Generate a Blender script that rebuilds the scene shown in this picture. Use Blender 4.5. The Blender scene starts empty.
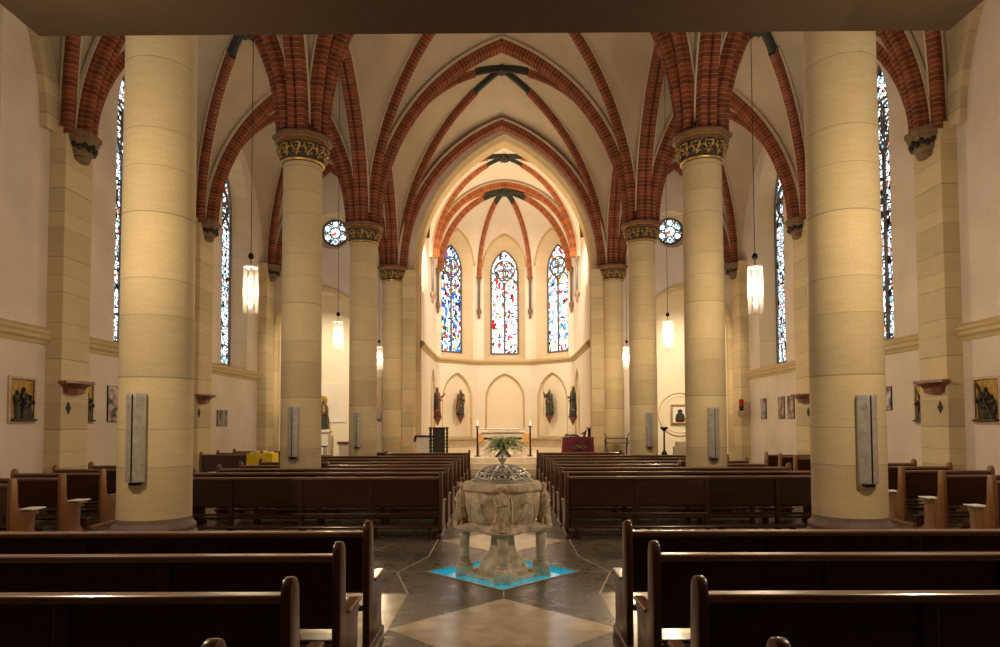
import bpy, bmesh, math, random
from mathutils import Vector, Matrix
random.seed(7)
PI = math.pi
COL = bpy.context.scene.collection
sc = bpy.context.scene

# ------------------------------------------------------------------ helpers
class MB:
    """collects geometry, links it as ONE mesh object"""
    def __init__(s):
        s.v = []; s.f = []; s.uv = []
    def add(s, vs, fs, uvs=None):
        b = len(s.v); s.v += [tuple(p) for p in vs]
        for i, f in enumerate(fs):
            s.f.append(tuple(b + k for k in f)); s.uv.append(uvs[i] if uvs else None)
        return s
    def box(s, x0, x1, y0, y1, z0, z1):
        vs = [(x, y, z) for z in (z0, z1) for y in (y0, y1) for x in (x0, x1)]
        return s.add(vs, [(0, 2, 3, 1), (4, 5, 7, 6), (0, 1, 5, 4), (2, 6, 7, 3), (0, 4, 6, 2), (1, 3, 7, 5)])
    def cbox(s, x0, x1, y0, y1, z0, z1, c=0.01):
        """box with chamfered edges"""
        bm = bmesh.new(); bmesh.ops.create_cube(bm, size=1)
        for v in bm.verts:
            v.co = Vector((x0 + (v.co.x + .5) * (x1 - x0), y0 + (v.co.y + .5) * (y1 - y0), z0 + (v.co.z + .5) * (z1 - z0)))
        bmesh.ops.bevel(bm, geom=bm.edges[:], offset=c, segments=2, affect='EDGES', profile=.5)
        return s.bm(bm)
    def bm(s, bm, M=None):
        bm.verts.index_update()
        vs = [(M @ v.co if M else v.co.copy()) for v in bm.verts]
        s.add(vs, [tuple(v.index for v in f.verts) for f in bm.faces]); bm.free(); return s
    def prism(s, poly, fn, a, b):
        n = len(poly)
        vs = [fn(p[0], p[1], a) for p in poly] + [fn(p[0], p[1], b) for p in poly]
        fs = [tuple(range(n - 1, -1, -1)), tuple(range(n, 2 * n))]
        fs += [(i, (i + 1) % n, n + (i + 1) % n, n + i) for i in range(n)]
        return s.add(vs, fs)
    def bprism(s, poly, fn, a, b, c):
        m = MB().prism(poly, fn, a, b); bm = bmesh.new()
        vv = [bm.verts.new(p) for p in m.v]
        for f in m.f: bm.faces.new([vv[i] for i in f])
        bmesh.ops.recalc_face_normals(bm, faces=bm.faces[:])
        es = [e for e in bm.edges if len(e.link_faces) == 2 and e.calc_face_angle(0) > .6]
        bmesh.ops.bevel(bm, geom=es, offset=c, segments=2, affect='EDGES', profile=.5)
        return s.bm(bm)
    def loft(s, rings, closed=True, caps=True):
        n = len(rings[0]); vs = [p for r in rings for p in r]; fs = []
        m = n if closed else n - 1
        for i in range(len(rings) - 1):
            for j in range(m):
                k = (j + 1) % n
                fs.append((i * n + j, i * n + k, (i + 1) * n + k, (i + 1) * n + j))
        if caps and closed:
            fs.append(tuple(range(n - 1, -1, -1))); b = (len(rings) - 1) * n
            fs.append(tuple(range(b, b + n)))
        return s.add(vs, fs)
    def lathe(s, prof, n=32, c=(0, 0, 0), rot=0, sx=1, sy=1, caps=True):
        rings = [[(c[0] + sx * r * math.cos(rot + 2 * PI * i / n), c[1] + sy * r * math.sin(rot + 2 * PI * i / n), c[2] + z) for i in range(n)] for r, z in prof]
        return s.loft(rings, True, caps)
    def tube(s, pts, r, n=8, caps=True, closed=False):
        pts = [Vector(p) for p in pts]; rs = r if isinstance(r, (list, tuple)) else [r] * len(pts)
        rings = []; L = len(pts); ref = None
        for i, p in enumerate(pts):
            a = pts[i - 1] if (i > 0 or closed) else pts[i]
            b = pts[(i + 1) % L] if (i < L - 1 or closed) else pts[i]
            t = (b - a).normalized()
            if ref is None: ref = Vector((0, 0, 1)) if abs(t.z) < .9 else Vector((1, 0, 0))
            u = t.cross(ref)
            if u.length < 1e-4: u = t.cross(Vector((.3, 1, .2)))
            u.normalize(); w = u.cross(t).normalized(); ref = w
            rings.append([tuple(p + rs[i] * (math.cos(2 * PI * k / n) * u + math.sin(2 * PI * k / n) * w)) for k in range(n)])
        if closed: rings.append(rings[0]); return s.loft(rings, True, False)
        return s.loft(rings, True, caps)
    def ball(s, c, r, n=14, m=9, sx=1, sy=1, sz=1):
        prof = [(max(r * math.sin(PI * k / m), 1e-4), -r * math.cos(PI * k / m) * sz) for k in range(m + 1)]
        return s.lathe(prof, n, c, 0, sx, sy)
    def sweep(s, frames, prof, L0=0.0):
        """frames: (point, N, B); prof: (b, n) open outline; UV u = metres along, v = metres around"""
        n = len(prof); vs = []; us = []; u = L0; last = None
        pv = [0]
        for i in range(1, n): pv.append(pv[-1] + math.hypot(prof[i][0] - prof[i - 1][0], prof[i][1] - prof[i - 1][1]))
        for P, N, B in frames:
            if last is not None: u += (P - last).length
            last = P; us.append(u)
            vs += [tuple(P + B * b + N * d) for b, d in prof]
        fs = []; uvs = []
        for i in range(len(frames) - 1):
            for j in range(n - 1):
                fs.append((i * n + j, i * n + j + 1, (i + 1) * n + j + 1, (i + 1) * n + j))
                uvs.append([(us[i], pv[j]), (us[i], pv[j + 1]), (us[i + 1], pv[j + 1]), (us[i + 1], pv[j])])
        return s.add(vs, fs, uvs)
    def build(s, name, mat, parent=None, smooth=False, loc=None, normals=True):
        me = bpy.data.meshes.new(name); me.from_pydata(s.v, [], s.f)
        if any(u for u in s.uv):
            lay = me.uv_layers.new(name='UVMap'); k = 0
            for f, u in zip(s.f, s.uv):
                for q in range(len(f)):
                    lay.data[k].uv = u[q] if u else (0, 0); k += 1
        if normals:
            bm = bmesh.new(); bm.from_mesh(me); bmesh.ops.recalc_face_normals(bm, faces=bm.faces[:]); bm.to_mesh(me); bm.free()
        me.materials.append(mat)
        if smooth:
            for p in me.polygons: p.use_smooth = True
            if smooth == 'auto':
                try: me.set_sharp_from_angle(angle=math.radians(40))
                except Exception: pass
        o = bpy.data.objects.new(name, me); COL.objects.link(o)
        if parent: o.parent = parent
        if loc: o.location = loc
        return o

def tag(o, label=None, cat=None, group=None, kind=None):
    if label: o['label'] = label
    if cat: o['category'] = cat
    if group: o['group'] = group
    if kind: o['kind'] = kind
    return o
def empty(name, loc=(0, 0, 0), rz=0, label=None, cat=None, group=None, kind=None):
    o = bpy.data.objects.new(name, None); COL.objects.link(o)
    o.location = loc; o.rotation_euler = (0, 0, rz); o.empty_display_size = .1
    return tag(o, label, cat, group, kind)
def kids(o): return [c for c in bpy.data.objects if c.parent == o]
def copy_tree(o, parent=None):
    ch = kids(o); c = o.copy(); COL.objects.link(c); c.parent = parent
    for k in ch: copy_tree(k, c)
    return c

# ------------------------------------------------------------------ materials
def new_mat(name):
    m = bpy.data.materials.new(name); m.use_nodes = True; nt = m.node_tree
    return m, nt, nt.nodes['Principled BSDF'], nt.nodes['Material Output']
def N(nt, t, **kw):
    n = nt.nodes.new(t)
    for k, v in kw.items():
        if k.startswith('_'): n.inputs[k[1:].replace('_', ' ')].default_value = v
        else: setattr(n, k, v)
    return n
def rgb(c): return (c[0], c[1], c[2], 1)
def ramp(nt, fac, stops):
    r = nt.nodes.new('ShaderNodeValToRGB'); e = r.color_ramp.elements
    while len(e) < len(stops): e.new(.5)
    for i, (p, c) in enumerate(stops): e[i].position = p; e[i].color = rgb(c)
    nt.links.new(fac, r.inputs[0]); return r.outputs[0]
def mix(nt, fac, a, b, mode='MIX'):
    m = nt.nodes.new('ShaderNodeMix'); m.data_type = 'RGBA'; m.blend_type = mode
    if hasattr(fac, 'links'): nt.links.new(fac, m.inputs[0])
    else: m.inputs[0].default_value = fac
    for i, x in ((6, a), (7, b)):
        if hasattr(x, 'links'): nt.links.new(x, m.inputs[i])
        else: m.inputs[i].default_value = rgb(x)
    return m.outputs[2]
def math_(nt, op, a, b=None, c=None):
    m = nt.nodes.new('ShaderNodeMath'); m.operation = op
    for i, x in enumerate((a, b, c)):
        if x is None: continue
        if hasattr(x, 'links'): nt.links.new(x, m.inputs[i])
        else: m.inputs[i].default_value = x
    return m.outputs[0]
def bump(nt, bs, h, strength=.3, dist=.02):
    b = nt.nodes.new('ShaderNodeBump'); b.inputs['Strength'].default_value = strength; b.inputs['Distance'].default_value = dist
    nt.links.new(h, b.inputs['Height']); nt.links.new(b.outputs[0], bs.inputs['Normal'])
def noise(nt, scale, detail=4, co=None):
    n = N(nt, 'ShaderNodeTexNoise'); n.inputs['Scale'].default_value = scale; n.inputs['Detail'].default_value = detail
    if co is not None: nt.links.new(co, n.inputs['Vector'])
    return n.outputs[0]
def geo(nt): return nt.nodes.new('ShaderNodeNewGeometry').outputs['Position']
def objco(nt): return nt.nodes.new('ShaderNodeTexCoord').outputs['Object']

def m_plain(name, c, rough=.5, metal=0, var=.15, scale=8, bmp=0, spec=.5):
    m, nt, bs, out = new_mat(name)
    co = objco(nt); nz = noise(nt, scale, 4, co)
    d = tuple(x * (1 - var) for x in c); l = tuple(min(1, x * (1 + var)) for x in c)
    nt.links.new(ramp(nt, nz, [(.3, d), (.7, l)]), bs.inputs['Base Color'])
    bs.inputs['Roughness'].default_value = rough; bs.inputs['Metallic'].default_value = metal
    bs.inputs['Specular IOR Level'].default_value = spec
    if bmp: bump(nt, bs, nz, bmp)
    return m
def m_plaster(name, c, var=.1):
    m, nt, bs, out = new_mat(name); co = geo(nt)
    a = noise(nt, 1.1, 5, co); b = noise(nt, 45, 3, co)
    col = ramp(nt, a, [(.3, tuple(x * (1 - var) for x in c)), (.7, tuple(min(1, x * (1 + var * .7)) for x in c))])
    col = mix(nt, .35, col, ramp(nt, b, [(.3, (.72, .72, .72)), (.65, (1, 1, 1))]), 'MULTIPLY')
    nt.links.new(col, bs.inputs['Base Color']); bs.inputs['Roughness'].default_value = .9
    bs.inputs['Specular IOR Level'].default_value = .15
    bump(nt, bs, b, .35, .01); return m
def m_stone(name, c, course=.52, jw=.012, var=.16, vert=0):
    """dressed stone with horizontal joints at every course"""
    m, nt, bs, out = new_mat(name); co = geo(nt)
    sp = N(nt, 'ShaderNodeSeparateXYZ'); nt.links.new(co, sp.inputs[0])
    zw = math_(nt, 'ADD', math_(nt, 'DIVIDE', sp.outputs[2], course), math_(nt, 'MULTIPLY', noise(nt, .9, 1, co), .05))
    zz = math_(nt, 'ADD', zw, math_(nt, 'MULTIPLY', math_(nt, 'SINE', math_(nt, 'MULTIPLY', zw, 2.3)), .2))
    fr = math_(nt, 'FRACT', zz); j = math_(nt, 'LESS_THAN', fr, jw / course)
    wn = N(nt, 'ShaderNodeTexWhiteNoise'); wn.noise_dimensions = '1D'; nt.links.new(math_(nt, 'FLOOR', zz), wn.inputs['W'])
    a = noise(nt, 2.2, 6, co); mp = N(nt, 'ShaderNodeMapping'); mp.inputs['Scale'].default_value = (3, 3, 26)
    nt.links.new(co, mp.inputs[0]); st = noise(nt, 1.0, 4, mp.outputs[0]); fine = noise(nt, 60, 2, co)
    v = math_(nt, 'ADD', math_(nt, 'MULTIPLY', wn.outputs[0], .35), math_(nt, 'ADD', math_(nt, 'MULTIPLY', a, .4), math_(nt, 'MULTIPLY', st, .35)))
    d = tuple(x * (1 - var) for x in c); l = tuple(min(1, x * (1 + var)) for x in c)
    col = ramp(nt, v, [(.3, d), (.8, l)])
    col = mix(nt, .3, col, ramp(nt, fine, [(.35, (.7, .7, .7)), (.6, (1, 1, 1))]), 'MULTIPLY')
    col = mix(nt, math_(nt, 'MULTIPLY', j, .6), col, tuple(x * .35 for x in c))
    nt.links.new(col, bs.inputs['Base Color']); bs.inputs['Roughness'].default_value = .85
    bs.inputs['Specular IOR Level'].default_value = .2
    bump(nt, bs, fine, .2, .01); return m
def m_brick(name, c, pitch=.085, mortar=(.42, .26, .16)):
    """moulded rib bricks: rings of mortar across the rib (UV u runs along it in metres)"""
    m, nt, bs, out = new_mat(name)
    uv = N(nt, 'ShaderNodeUVMap'); sp = N(nt, 'ShaderNodeSeparateXYZ'); nt.links.new(uv.outputs[0], sp.inputs[0])
    q = math_(nt, 'DIVIDE', sp.outputs[0], pitch); fr = math_(nt, 'FRACT', q)
    j = math_(nt, 'LESS_THAN', fr, .13)
    wn = N(nt, 'ShaderNodeTexWhiteNoise'); wn.noise_dimensions = '2D'
    cb = N(nt, 'ShaderNodeCombineXYZ'); nt.links.new(math_(nt, 'FLOOR', q), cb.inputs[0])
    cb.inputs[1].default_value = .5; nt.links.new(cb.outputs[0], wn.inputs['Vector'])
    col = ramp(nt, wn.outputs[0], [(.0, tuple(x * .72 for x in c)), (.5, c), (1, tuple(x * 1.25 for x in c))])
    col = mix(nt, math_(nt, 'MULTIPLY', j, .75), col, mortar)
    nt.links.new(col, bs.inputs['Base Color']); bs.inputs['Roughness'].default_value = .75
    bs.inputs['Specular IOR Level'].default_value = .25
    bump(nt, bs, math_(nt, 'SUBTRACT', 1, j), .5, .01); return m
def m_wood(name, dark, light, rough=.28, axis=0, coat=.3):
    m, nt, bs, out = new_mat(name); co = objco(nt)
    mp = N(nt, 'ShaderNodeMapping'); sc_ = [18, 18, 18]; sc_[axis] = 1.2; mp.inputs['Scale'].default_value = sc_
    nt.links.new(co, mp.inputs[0]); g = noise(nt, 1.6, 6, mp.outputs[0])
    nt.links.new(ramp(nt, g, [(.25, dark), (.75, light)]), bs.inputs['Base Color'])
    bs.inputs['Roughness'].default_value = rough; bs.inputs['Coat Weight'].default_value = coat; bs.inputs['Coat Roughness'].default_value = .15
    bump(nt, bs, g, .06, .01); return m
def m_glow(name, c, s):
    m, nt, bs, out = new_mat(name); bs.inputs['Base Color'].default_value = rgb(c)
    bs.inputs['Emission Color'].default_value = rgb(c); bs.inputs['Emission Strength'].default_value = s
    nz = noise(nt, 20); nt.links.new(ramp(nt, nz, [(.2, c), (.8, tuple(min(1, x * 1.05) for x in c))]), bs.inputs['Base Color'])
    return m
def m_stained(name, stops, scale, lead=.045, gain=1.0, stretch=(1, 1, 1)):
    """leaded glass: clear coloured quarries, black cames between them; daylight passes through"""
    m, nt, bs, out = new_mat(name); co = objco(nt)
    mp = N(nt, 'ShaderNodeMapping'); mp.inputs['Scale'].default_value = stretch; nt.links.new(co, mp.inputs[0])
    v = N(nt, 'ShaderNodeTexVoronoi'); v.inputs['Scale'].default_value = scale; nt.links.new(mp.outputs[0], v.inputs['Vector'])
    e = N(nt, 'ShaderNodeTexVoronoi'); e.feature = 'DISTANCE_TO_EDGE'; e.inputs['Scale'].default_value = scale; nt.links.new(mp.outputs[0], e.inputs['Vector'])
    sp = N(nt, 'ShaderNodeSeparateColor'); nt.links.new(v.outputs['Color'], sp.inputs[0])
    col = ramp(nt, sp.outputs[0], stops); nt.nodes[-1].color_ramp.interpolation = 'CONSTANT'
    big = noise(nt, 1.3, 2, co)
    col = mix(nt, .25, col, ramp(nt, noise(nt, 30, 3, co), [(.3, (.6, .6, .6)), (.6, (1, 1, 1))]), 'MULTIPLY')
    t = N(nt, 'ShaderNodeBsdfTransparent'); nt.links.new(col, t.inputs[0])
    gl = N(nt, 'ShaderNodeBsdfGlossy'); gl.inputs['Roughness'].default_value = .2
    ms = N(nt, 'ShaderNodeMixShader'); ms.inputs[0].default_value = .04; nt.links.new(t.outputs[0], ms.inputs[1]); nt.links.new(gl.outputs[0], ms.inputs[2])
    bs.inputs['Base Color'].default_value = (.012, .012, .014, 1); bs.inputs['Roughness'].default_value = .6
    ms2 = N(nt, 'ShaderNodeMixShader'); nt.links.new(math_(nt, 'LESS_THAN', e.outputs['Distance'], lead), ms2.inputs[0])
    nt.links.new(ms.outputs[0], ms2.inputs[1]); nt.links.new(bs.outputs[0], ms2.inputs[2]); nt.links.new(ms2.outputs[0], out.inputs[0])
    return m
def m_clear(name, tint=(1, 1, 1), refl=.12, rough=.02):
    m, nt, bs, out = new_mat(name)
    t = N(nt, 'ShaderNodeBsdfTransparent'); t.inputs[0].default_value = rgb(tint)
    gl = N(nt, 'ShaderNodeBsdfGlossy'); gl.inputs['Roughness'].default_value = rough
    fr = N(nt, 'ShaderNodeFresnel'); fr.inputs[0].default_value = 1.5
    ms = N(nt, 'ShaderNodeMixShader'); nt.links.new(math_(nt, 'ADD', fr.outputs[0], refl), ms.inputs[0])
    nt.links.new(t.outputs[0], ms.inputs[1]); nt.links.new(gl.outputs[0], ms.inputs[2]); nt.links.new(ms.outputs[0], out.inputs[0])
    return m

PLASTER = m_plaster('wall_plaster', (.80, .70, .61))
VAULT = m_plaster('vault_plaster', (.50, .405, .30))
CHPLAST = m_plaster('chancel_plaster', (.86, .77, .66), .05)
NICHE = m_plaster('niche_plaster', (.86, .76, .60), .05)
SOFFIT = m_plaster('gallery_plaster', (.062, .038, .022))  # plaster coloured very dark, the dimness under the gallery put into it
SAND = m_stone('column_sandstone', (.66, .53, .325), .55, .009)
ASHLAR = m_stone('pilaster_ashlar', (.64, .52, .33), .40)
TRIMST = m_stone('trim_sandstone', (.60, .46, .26), .9, .004)
JAMB = m_stone('jamb_stone', (.70, .57, .38), .6, .006, .08)
PLUM = m_plain('column_base_stone', (.16, .10, .09), .6, bmp=.2)
BRICK = m_brick('rib_brick', (.215, .060, .028), .10, (.46, .27, .17))
BRICKC = m_brick('chancel_rib_brick', (.38, .115, .042), .085, (.5, .3, .15))  # rib brick again, the chancel's warm light put into its brighter orange
WALLBACK = m_plaster('rear_plaster', (.14, .115, .09))  # darkened to cut the light bounced onto the pew backs
CAPD = m_plain('capital_dark', (.060, .058, .058), .55, bmp=.2)
CAPB = m_plain('abacus_brown', (.16, .075, .035), .6)
GOLD = m_plain('gilding', (.60, .37, .10), .38, .8, .3, 14)
GOLDD = m_plain('foliage_gilding', (.34, .22, .075), .45, .6, .7, 22)
GREEN = m_plain('boss_green', (.022, .027, .018), .6, bmp=.2)
CORB = m_plain('corbel_stone', (.20, .125, .075), .75, bmp=.3, scale=14)
SHAFT = m_plain('shaft_grey', (.14, .12, .11), .5)
WOODD = m_wood('pew_wood_dark', (.020, .006, .0035), (.070, .022, .011), .32)
WOODR = m_wood('pew_wood_rail', (.13, .060, .032), (.25, .125, .068), .33, 0, .35)
WOODE = m_wood('pew_end_wood', (.05, .017, .009), (.125, .045, .022), .32, 2, .3)
OAKE = m_wood('side_pew_end_wood', (.13, .050, .016), (.27, .115, .042), .34, 2, .3)
SHELFW = m_wood('console_wood', (.12, .038, .02), (.26, .09, .045), .4, 0)
METAL = m_plain('speaker_aluminium', (.46, .45, .44), .42, .35, .06)
GRILLE = m_plain('speaker_grille', (.42, .39, .35), .5, .2, .22, 16)
DARKM = m_plain('dark_iron', (.018, .016, .015), .45, .5)
BRONZE = m_plain('relief_bronze', (.045, .038, .025), .4, .5, .4, 20, .3)
GILTB = m_plain('relief_gold_ground', (.44, .27, .06), .5, .35, .35, 18, .3)
PINKF = m_plain('relief_frame', (.60, .42, .32), .7)
SLATE = None
CREAM = m_plain('floor_cream_stone', (.56, .465, .345), .20, 0, .22, 5)
WHITEL = m_plain('floor_white_line', (.58, .50, .40), .3, 0, .1)
STEPST = m_plain('step_stone', (.47, .38, .26), .5, 0, .15, 4)
CHFLOOR = m_plain('chancel_floor_stone', (.68, .56, .40), .35, 0, .12, 4)
FONTST = m_plain('font_stone', (.70, .58, .43), .7, 0, .36, 9, .5)
FONTD = m_plain('font_figure_stone', (.66, .53, .38), .7, 0, .42, 24, .7)
SILVER = m_plain('lid_silver', (.70, .67, .62), .24, .6, .12)
LIDIN = m_plain('lid_lining', (.22, .22, .23), .45, .2, .35, 30)
CANDLE = m_plain('candle_wax', (.85, .80, .68), .5, 0, .03)
PURPLE = m_plain('purple_cloth', (.055, .012, .085), .85, 0, .25)
REDV = m_plain('wine_red_cloth', (.115, .006, .016), .8, 0, .3, 12, .2)
WHITEC = m_plain('white_cloth', (.80, .76, .70), .85, 0, .05)
YELLOW = m_plain('yellow_cloth', (.80, .55, .02), .7, 0, .12, 10)
LEAFG = m_plain('leaf_green', (.045, .085, .022), .5, 0, .5, 30)
LEAFY = m_plain('leaf_olive', (.16, .17, .05), .5, 0, .4, 30)
POTP = m_plain('pot_plum', (.040, .012, .022), .5)
SKIN = m_plain('statue_skin', (.48, .29, .17), .6)
ROBER = m_plain('robe_red', (.16, .022, .016), .55, 0, .5, 9)
ROBEB = m_plain('robe_dark', (.030, .034, .036), .55, 0, .5, 9)
HAIRD = m_plain('statue_hair', (.03, .018, .01), .6)
def m_frost(name):
    m, nt, bs, out = new_mat(name)
    t = N(nt, 'ShaderNodeBsdfTransparent'); tr = N(nt, 'ShaderNodeBsdfTranslucent'); tr.inputs[0].default_value = (1, .95, .85, 1)
    d = N(nt, 'ShaderNodeBsdfGlossy'); d.inputs['Roughness'].default_value = .15
    a = N(nt, 'ShaderNodeMixShader'); a.inputs[0].default_value = .025; nt.links.new(t.outputs[0], a.inputs[1]); nt.links.new(tr.outputs[0], a.inputs[2])
    b = N(nt, 'ShaderNodeMixShader'); b.inputs[0].default_value = .14; nt.links.new(a.outputs[0], b.inputs[1]); nt.links.new(d.outputs[0], b.inputs[2])
    nt.links.new(b.outputs[0], out.inputs[0]); return m
BULB = m_glow('bulb_light', (1, .84, .58), 9)
GLASSP = m_frost('pendant_glass')
SHELFG = m_clear('shelf_glass', (.55, .68, .52), .25)
REDG = m_plain('red_lamp_glass', (.42, .008, .012), .2)
HONEY = m_wood('honey_wood', (.38, .16, .03), (.62, .30, .07), .4, 2)
W3 = (1, 1, 1); BL = (.85, .93, 1)
AISLEG = m_stained('aisle_glass', [(0, W3), (.22, (.86, .93, .98)), (.40, W3), (.58, (.72, .88, .95)), (.66, W3), (.80, (.80, .50, .36)), (.84, (.40, .62, .68)), (.89, (.05, .06, .07))], 9.5, .07, stretch=(1.2, 1, .9))
APSEC = m_stained('apse_centre_glass', [(0, W3), (.45, (1, .95, .92)), (.60, W3), (.80, (.85, .14, .12)), (.86, (.95, .65, .40)), (.89, (.55, .65, .9)), (.93, (1, .9, .7)), (.98, (.5, .05, .06))], 7.5, .045, stretch=(1.2, 1, .8))
APSEL = m_stained('apse_side_glass', [(0, BL), (.26, (.16, .32, .70)), (.36, (.80, .90, 1)), (.54, (.08, .14, .36)), (.62, (.80, .14, .10)), (.69, (.92, .96, 1)), (.84, (.24, .52, .42)), (.89, (.95, .78, .32)), (.95, (.25, .05, .05))], 8.5, .045, stretch=(1.2, 1, .8))
APSER = m_stained('apse_right_glass', [(0, W3), (.34, (.86, .93, 1)), (.52, (.30, .50, .82)), (.59, W3), (.72, (.82, .16, .14)), (.78, (.95, .92, .85)), (.88, (.36, .60, .42)), (.92, (.95, .80, .35)), (.96, (.10, .12, .25))], 8, .035, stretch=(1.2, 1, .8))
ROSEG = m_stained('rose_glass', [(0, W3), (.34, (.74, .92, .95)), (.56, W3), (.70, (.85, .25, .18)), (.78, W3), (.90, (.30, .60, .70)), (.95, (.95, .80, .70))], 9, .03)

def make_slate():
    m, nt, bs, out = new_mat('floor_slate'); co = geo(nt)
    br = N(nt, 'ShaderNodeTexBrick'); br.inputs['Scale'].default_value = 1.0
    br.inputs['Brick Width'].default_value = 1.15; br.inputs['Row Height'].default_value = .62
    br.inputs['Mortar Size'].default_value = .006; br.inputs['Color1'].default_value = (.085, .072, .058, 1)
    br.inputs['Color2'].default_value = (.145, .120, .092, 1); br.inputs['Mortar'].default_value = (.22, .18, .13, 1)
    nt.links.new(co, br.inputs['Vector'])
    a = noise(nt, 7, 6, co)
    col = mix(nt, .6, br.outputs[0], ramp(nt, a, [(.3, (.55, .55, .55)), (.7, (1.0, 1.0, 1.0))]), 'MULTIPLY')
    nt.links.new(col, bs.inputs['Base Color']); bs.inputs['Roughness'].default_value = .3
    nt.links.new(ramp(nt, a, [(.3, (.22, .22, .22)), (.7, (.42, .42, .42))]), bs.inputs['Roughness'])
    return m
SLATE = make_slate()
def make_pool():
    m, nt, bs, out = new_mat('pool_glow_tiles'); co = geo(nt)
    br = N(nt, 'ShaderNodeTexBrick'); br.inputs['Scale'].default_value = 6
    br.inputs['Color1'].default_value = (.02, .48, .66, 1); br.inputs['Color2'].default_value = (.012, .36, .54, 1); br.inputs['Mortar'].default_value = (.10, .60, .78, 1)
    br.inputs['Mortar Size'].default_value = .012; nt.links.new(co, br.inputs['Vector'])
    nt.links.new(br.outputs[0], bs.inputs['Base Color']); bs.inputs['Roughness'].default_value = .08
    bs.inputs['Specular IOR Level'].default_value = .6; nt.links.new(br.outputs[0], bs.inputs['Emission Color']); bs.inputs['Emission Strength'].default_value = .28  # emission added so the blue tiles glow with no lamp beneath
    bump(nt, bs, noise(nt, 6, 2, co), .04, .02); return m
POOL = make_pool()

# ------------------------------------------------------------------ camera (solved from the photograph's verticals and vanishing point)
H = 1.64
def setup_camera():
    P, YAW, ROLL = math.radians(2.15), .0045, .0035
    f0 = Vector((-math.sin(YAW), math.cos(YAW), 0)); r0 = Vector((math.cos(YAW), math.sin(YAW), 0)); u0 = Vector((0, 0, 1))
    f = f0 * math.cos(P) + u0 * math.sin(P); u1 = u0 * math.cos(P) - f0 * math.sin(P)
    r = r0 * math.cos(ROLL) - u1 * math.sin(ROLL); u = r0 * math.sin(ROLL) + u1 * math.cos(ROLL)
    cd = bpy.data.cameras.new('camera'); cd.lens = 24; cd.sensor_width = 36; cd.sensor_fit = 'HORIZONTAL'
    cd.shift_y = 75.5 / 1000; cd.clip_start = .05; cd.clip_end = 200
    c = bpy.data.objects.new('camera', cd); COL.objects.link(c)
    c.matrix_world = Matrix(((r.x, u.x, -f.x, 0), (r.y, u.y, -f.y, 0), (r.z, u.z, -f.z, H), (0, 0, 0, 1)))
    sc.camera = c
setup_camera()

# ------------------------------------------------------------------ layout
CX = 3.83                                 # nave columns
CY = [2.1, 7.35, 12.62, 18.2, 23.15]       # column rows (the first is behind the gallery edge)
WX = 8.30                                 # side walls
WY = [1.9, 7.2, 12.42, 17.85, 22.84]      # wall pilasters
YB = -3.6                                 # rear wall
YE = 23.25                                # east wall of the aisles
ZS = 7.12                                 # springing
CHX = 3.06; XO = .09                                # chancel half width
FZ = .60                                  # chancel floor
APY = 29.5; APC = 28.28; APS = 1.26; APE = 31.28  # apse octagon

def quarter(p0, p1, z0, z1, n=20):
    """quarter of a pointed arch in the vertical plane p0 -> p1 (plan): list of (point, N, B)"""
    d = Vector((p1[0] - p0[0], p1[1] - p0[1], 0)); a = d.length; d.normalize(); h = z1 - z0
    B = Vector((d.y, -d.x, 0)); out = []
    for i in range(n + 1):
        if h >= a:
            R = (a * a + h * h) / (2 * a); tm = math.asin(min(1, h / R)); th = tm * i / n
            s, z = R - R * math.cos(th), R * math.sin(th); ts, tz = math.sin(th), math.cos(th)
        else:
            th = PI / 2 * i / n; s, z = a - a * math.cos(th), h * math.sin(th)
            ts, tz = a * math.sin(th), h * math.cos(th); q = math.hypot(ts, tz); ts, tz = ts / q, tz / q
        out.append((Vector((p0[0], p0[1], z0)) + d * s + Vector((0, 0, z)), d * tz - Vector((0, 0, ts)), B))
    return out
def off(p, q, k):
    d = Vector((q[0] - p[0], q[1] - p[1])).normalized(); return (p[0] + d.x * k, p[1] + d.y * k)
def roll(c, r, n=7, a0=-.35, a1=PI + .35, sx=1):
    return [(c[0] + r * math.cos(a0 + (a1 - a0) * i / n) * sx, c[1] + r * math.sin(a0 + (a1 - a0) * i / n)) for i in range(n + 1)]
# transverse / arcade arch: two rolls with a hollow between, stepped shoulders
PT = [(.185, -.06), (.185, .08), (.165, .10)] + roll((.085, .175), .078, 7, -.5, PI + .2) + roll((-.085, .175), .078, 7, -.2, PI + .5) + [(-.165, .10), (-.185, .08), (-.185, -.06)]
PD = [(.115, -.05), (.115, .06)] + roll((0, .15), .088, 9, -.5, PI + .5) + [(-.115, .06), (-.115, -.05)]
FIL = m_plaster('rib_fillet', (.66, .56, .45))
def fillet(prof, fr, parent):
    w = max(b for b, n in prof) + .035
    MB().sweep(fr, [(w, -.05), (w, .022), (-w, .022), (-w, -.05)]).build('fillet', FIL, parent, 'auto')
PS = [(.09, -.04), (.09, .05)] + roll((0, .12), .07, 8, -.5, PI + .5) + [(-.09, .05), (-.09, -.04)]

def web(mb, e, d, m=5):
    """ruled vault web between two rib curves that start at one springer"""
    n = len(e); vs = []
    for i in range(n):
        for k in range(m + 1):
            t = k / m; p = e[i][0].lerp(d[i][0], t)
            vs.append(tuple(p + Vector((0, 0, .16 * math.sin(PI * t) * math.sin(PI / 2 * i / (n - 1))))))
    fs = [(i * (m + 1) + k, i * (m + 1) + k + 1, (i + 1) * (m + 1) + k + 1, (i + 1) * (m + 1) + k) for i in range(n - 1) for k in range(m)]
    mb.add(vs, fs)

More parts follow.
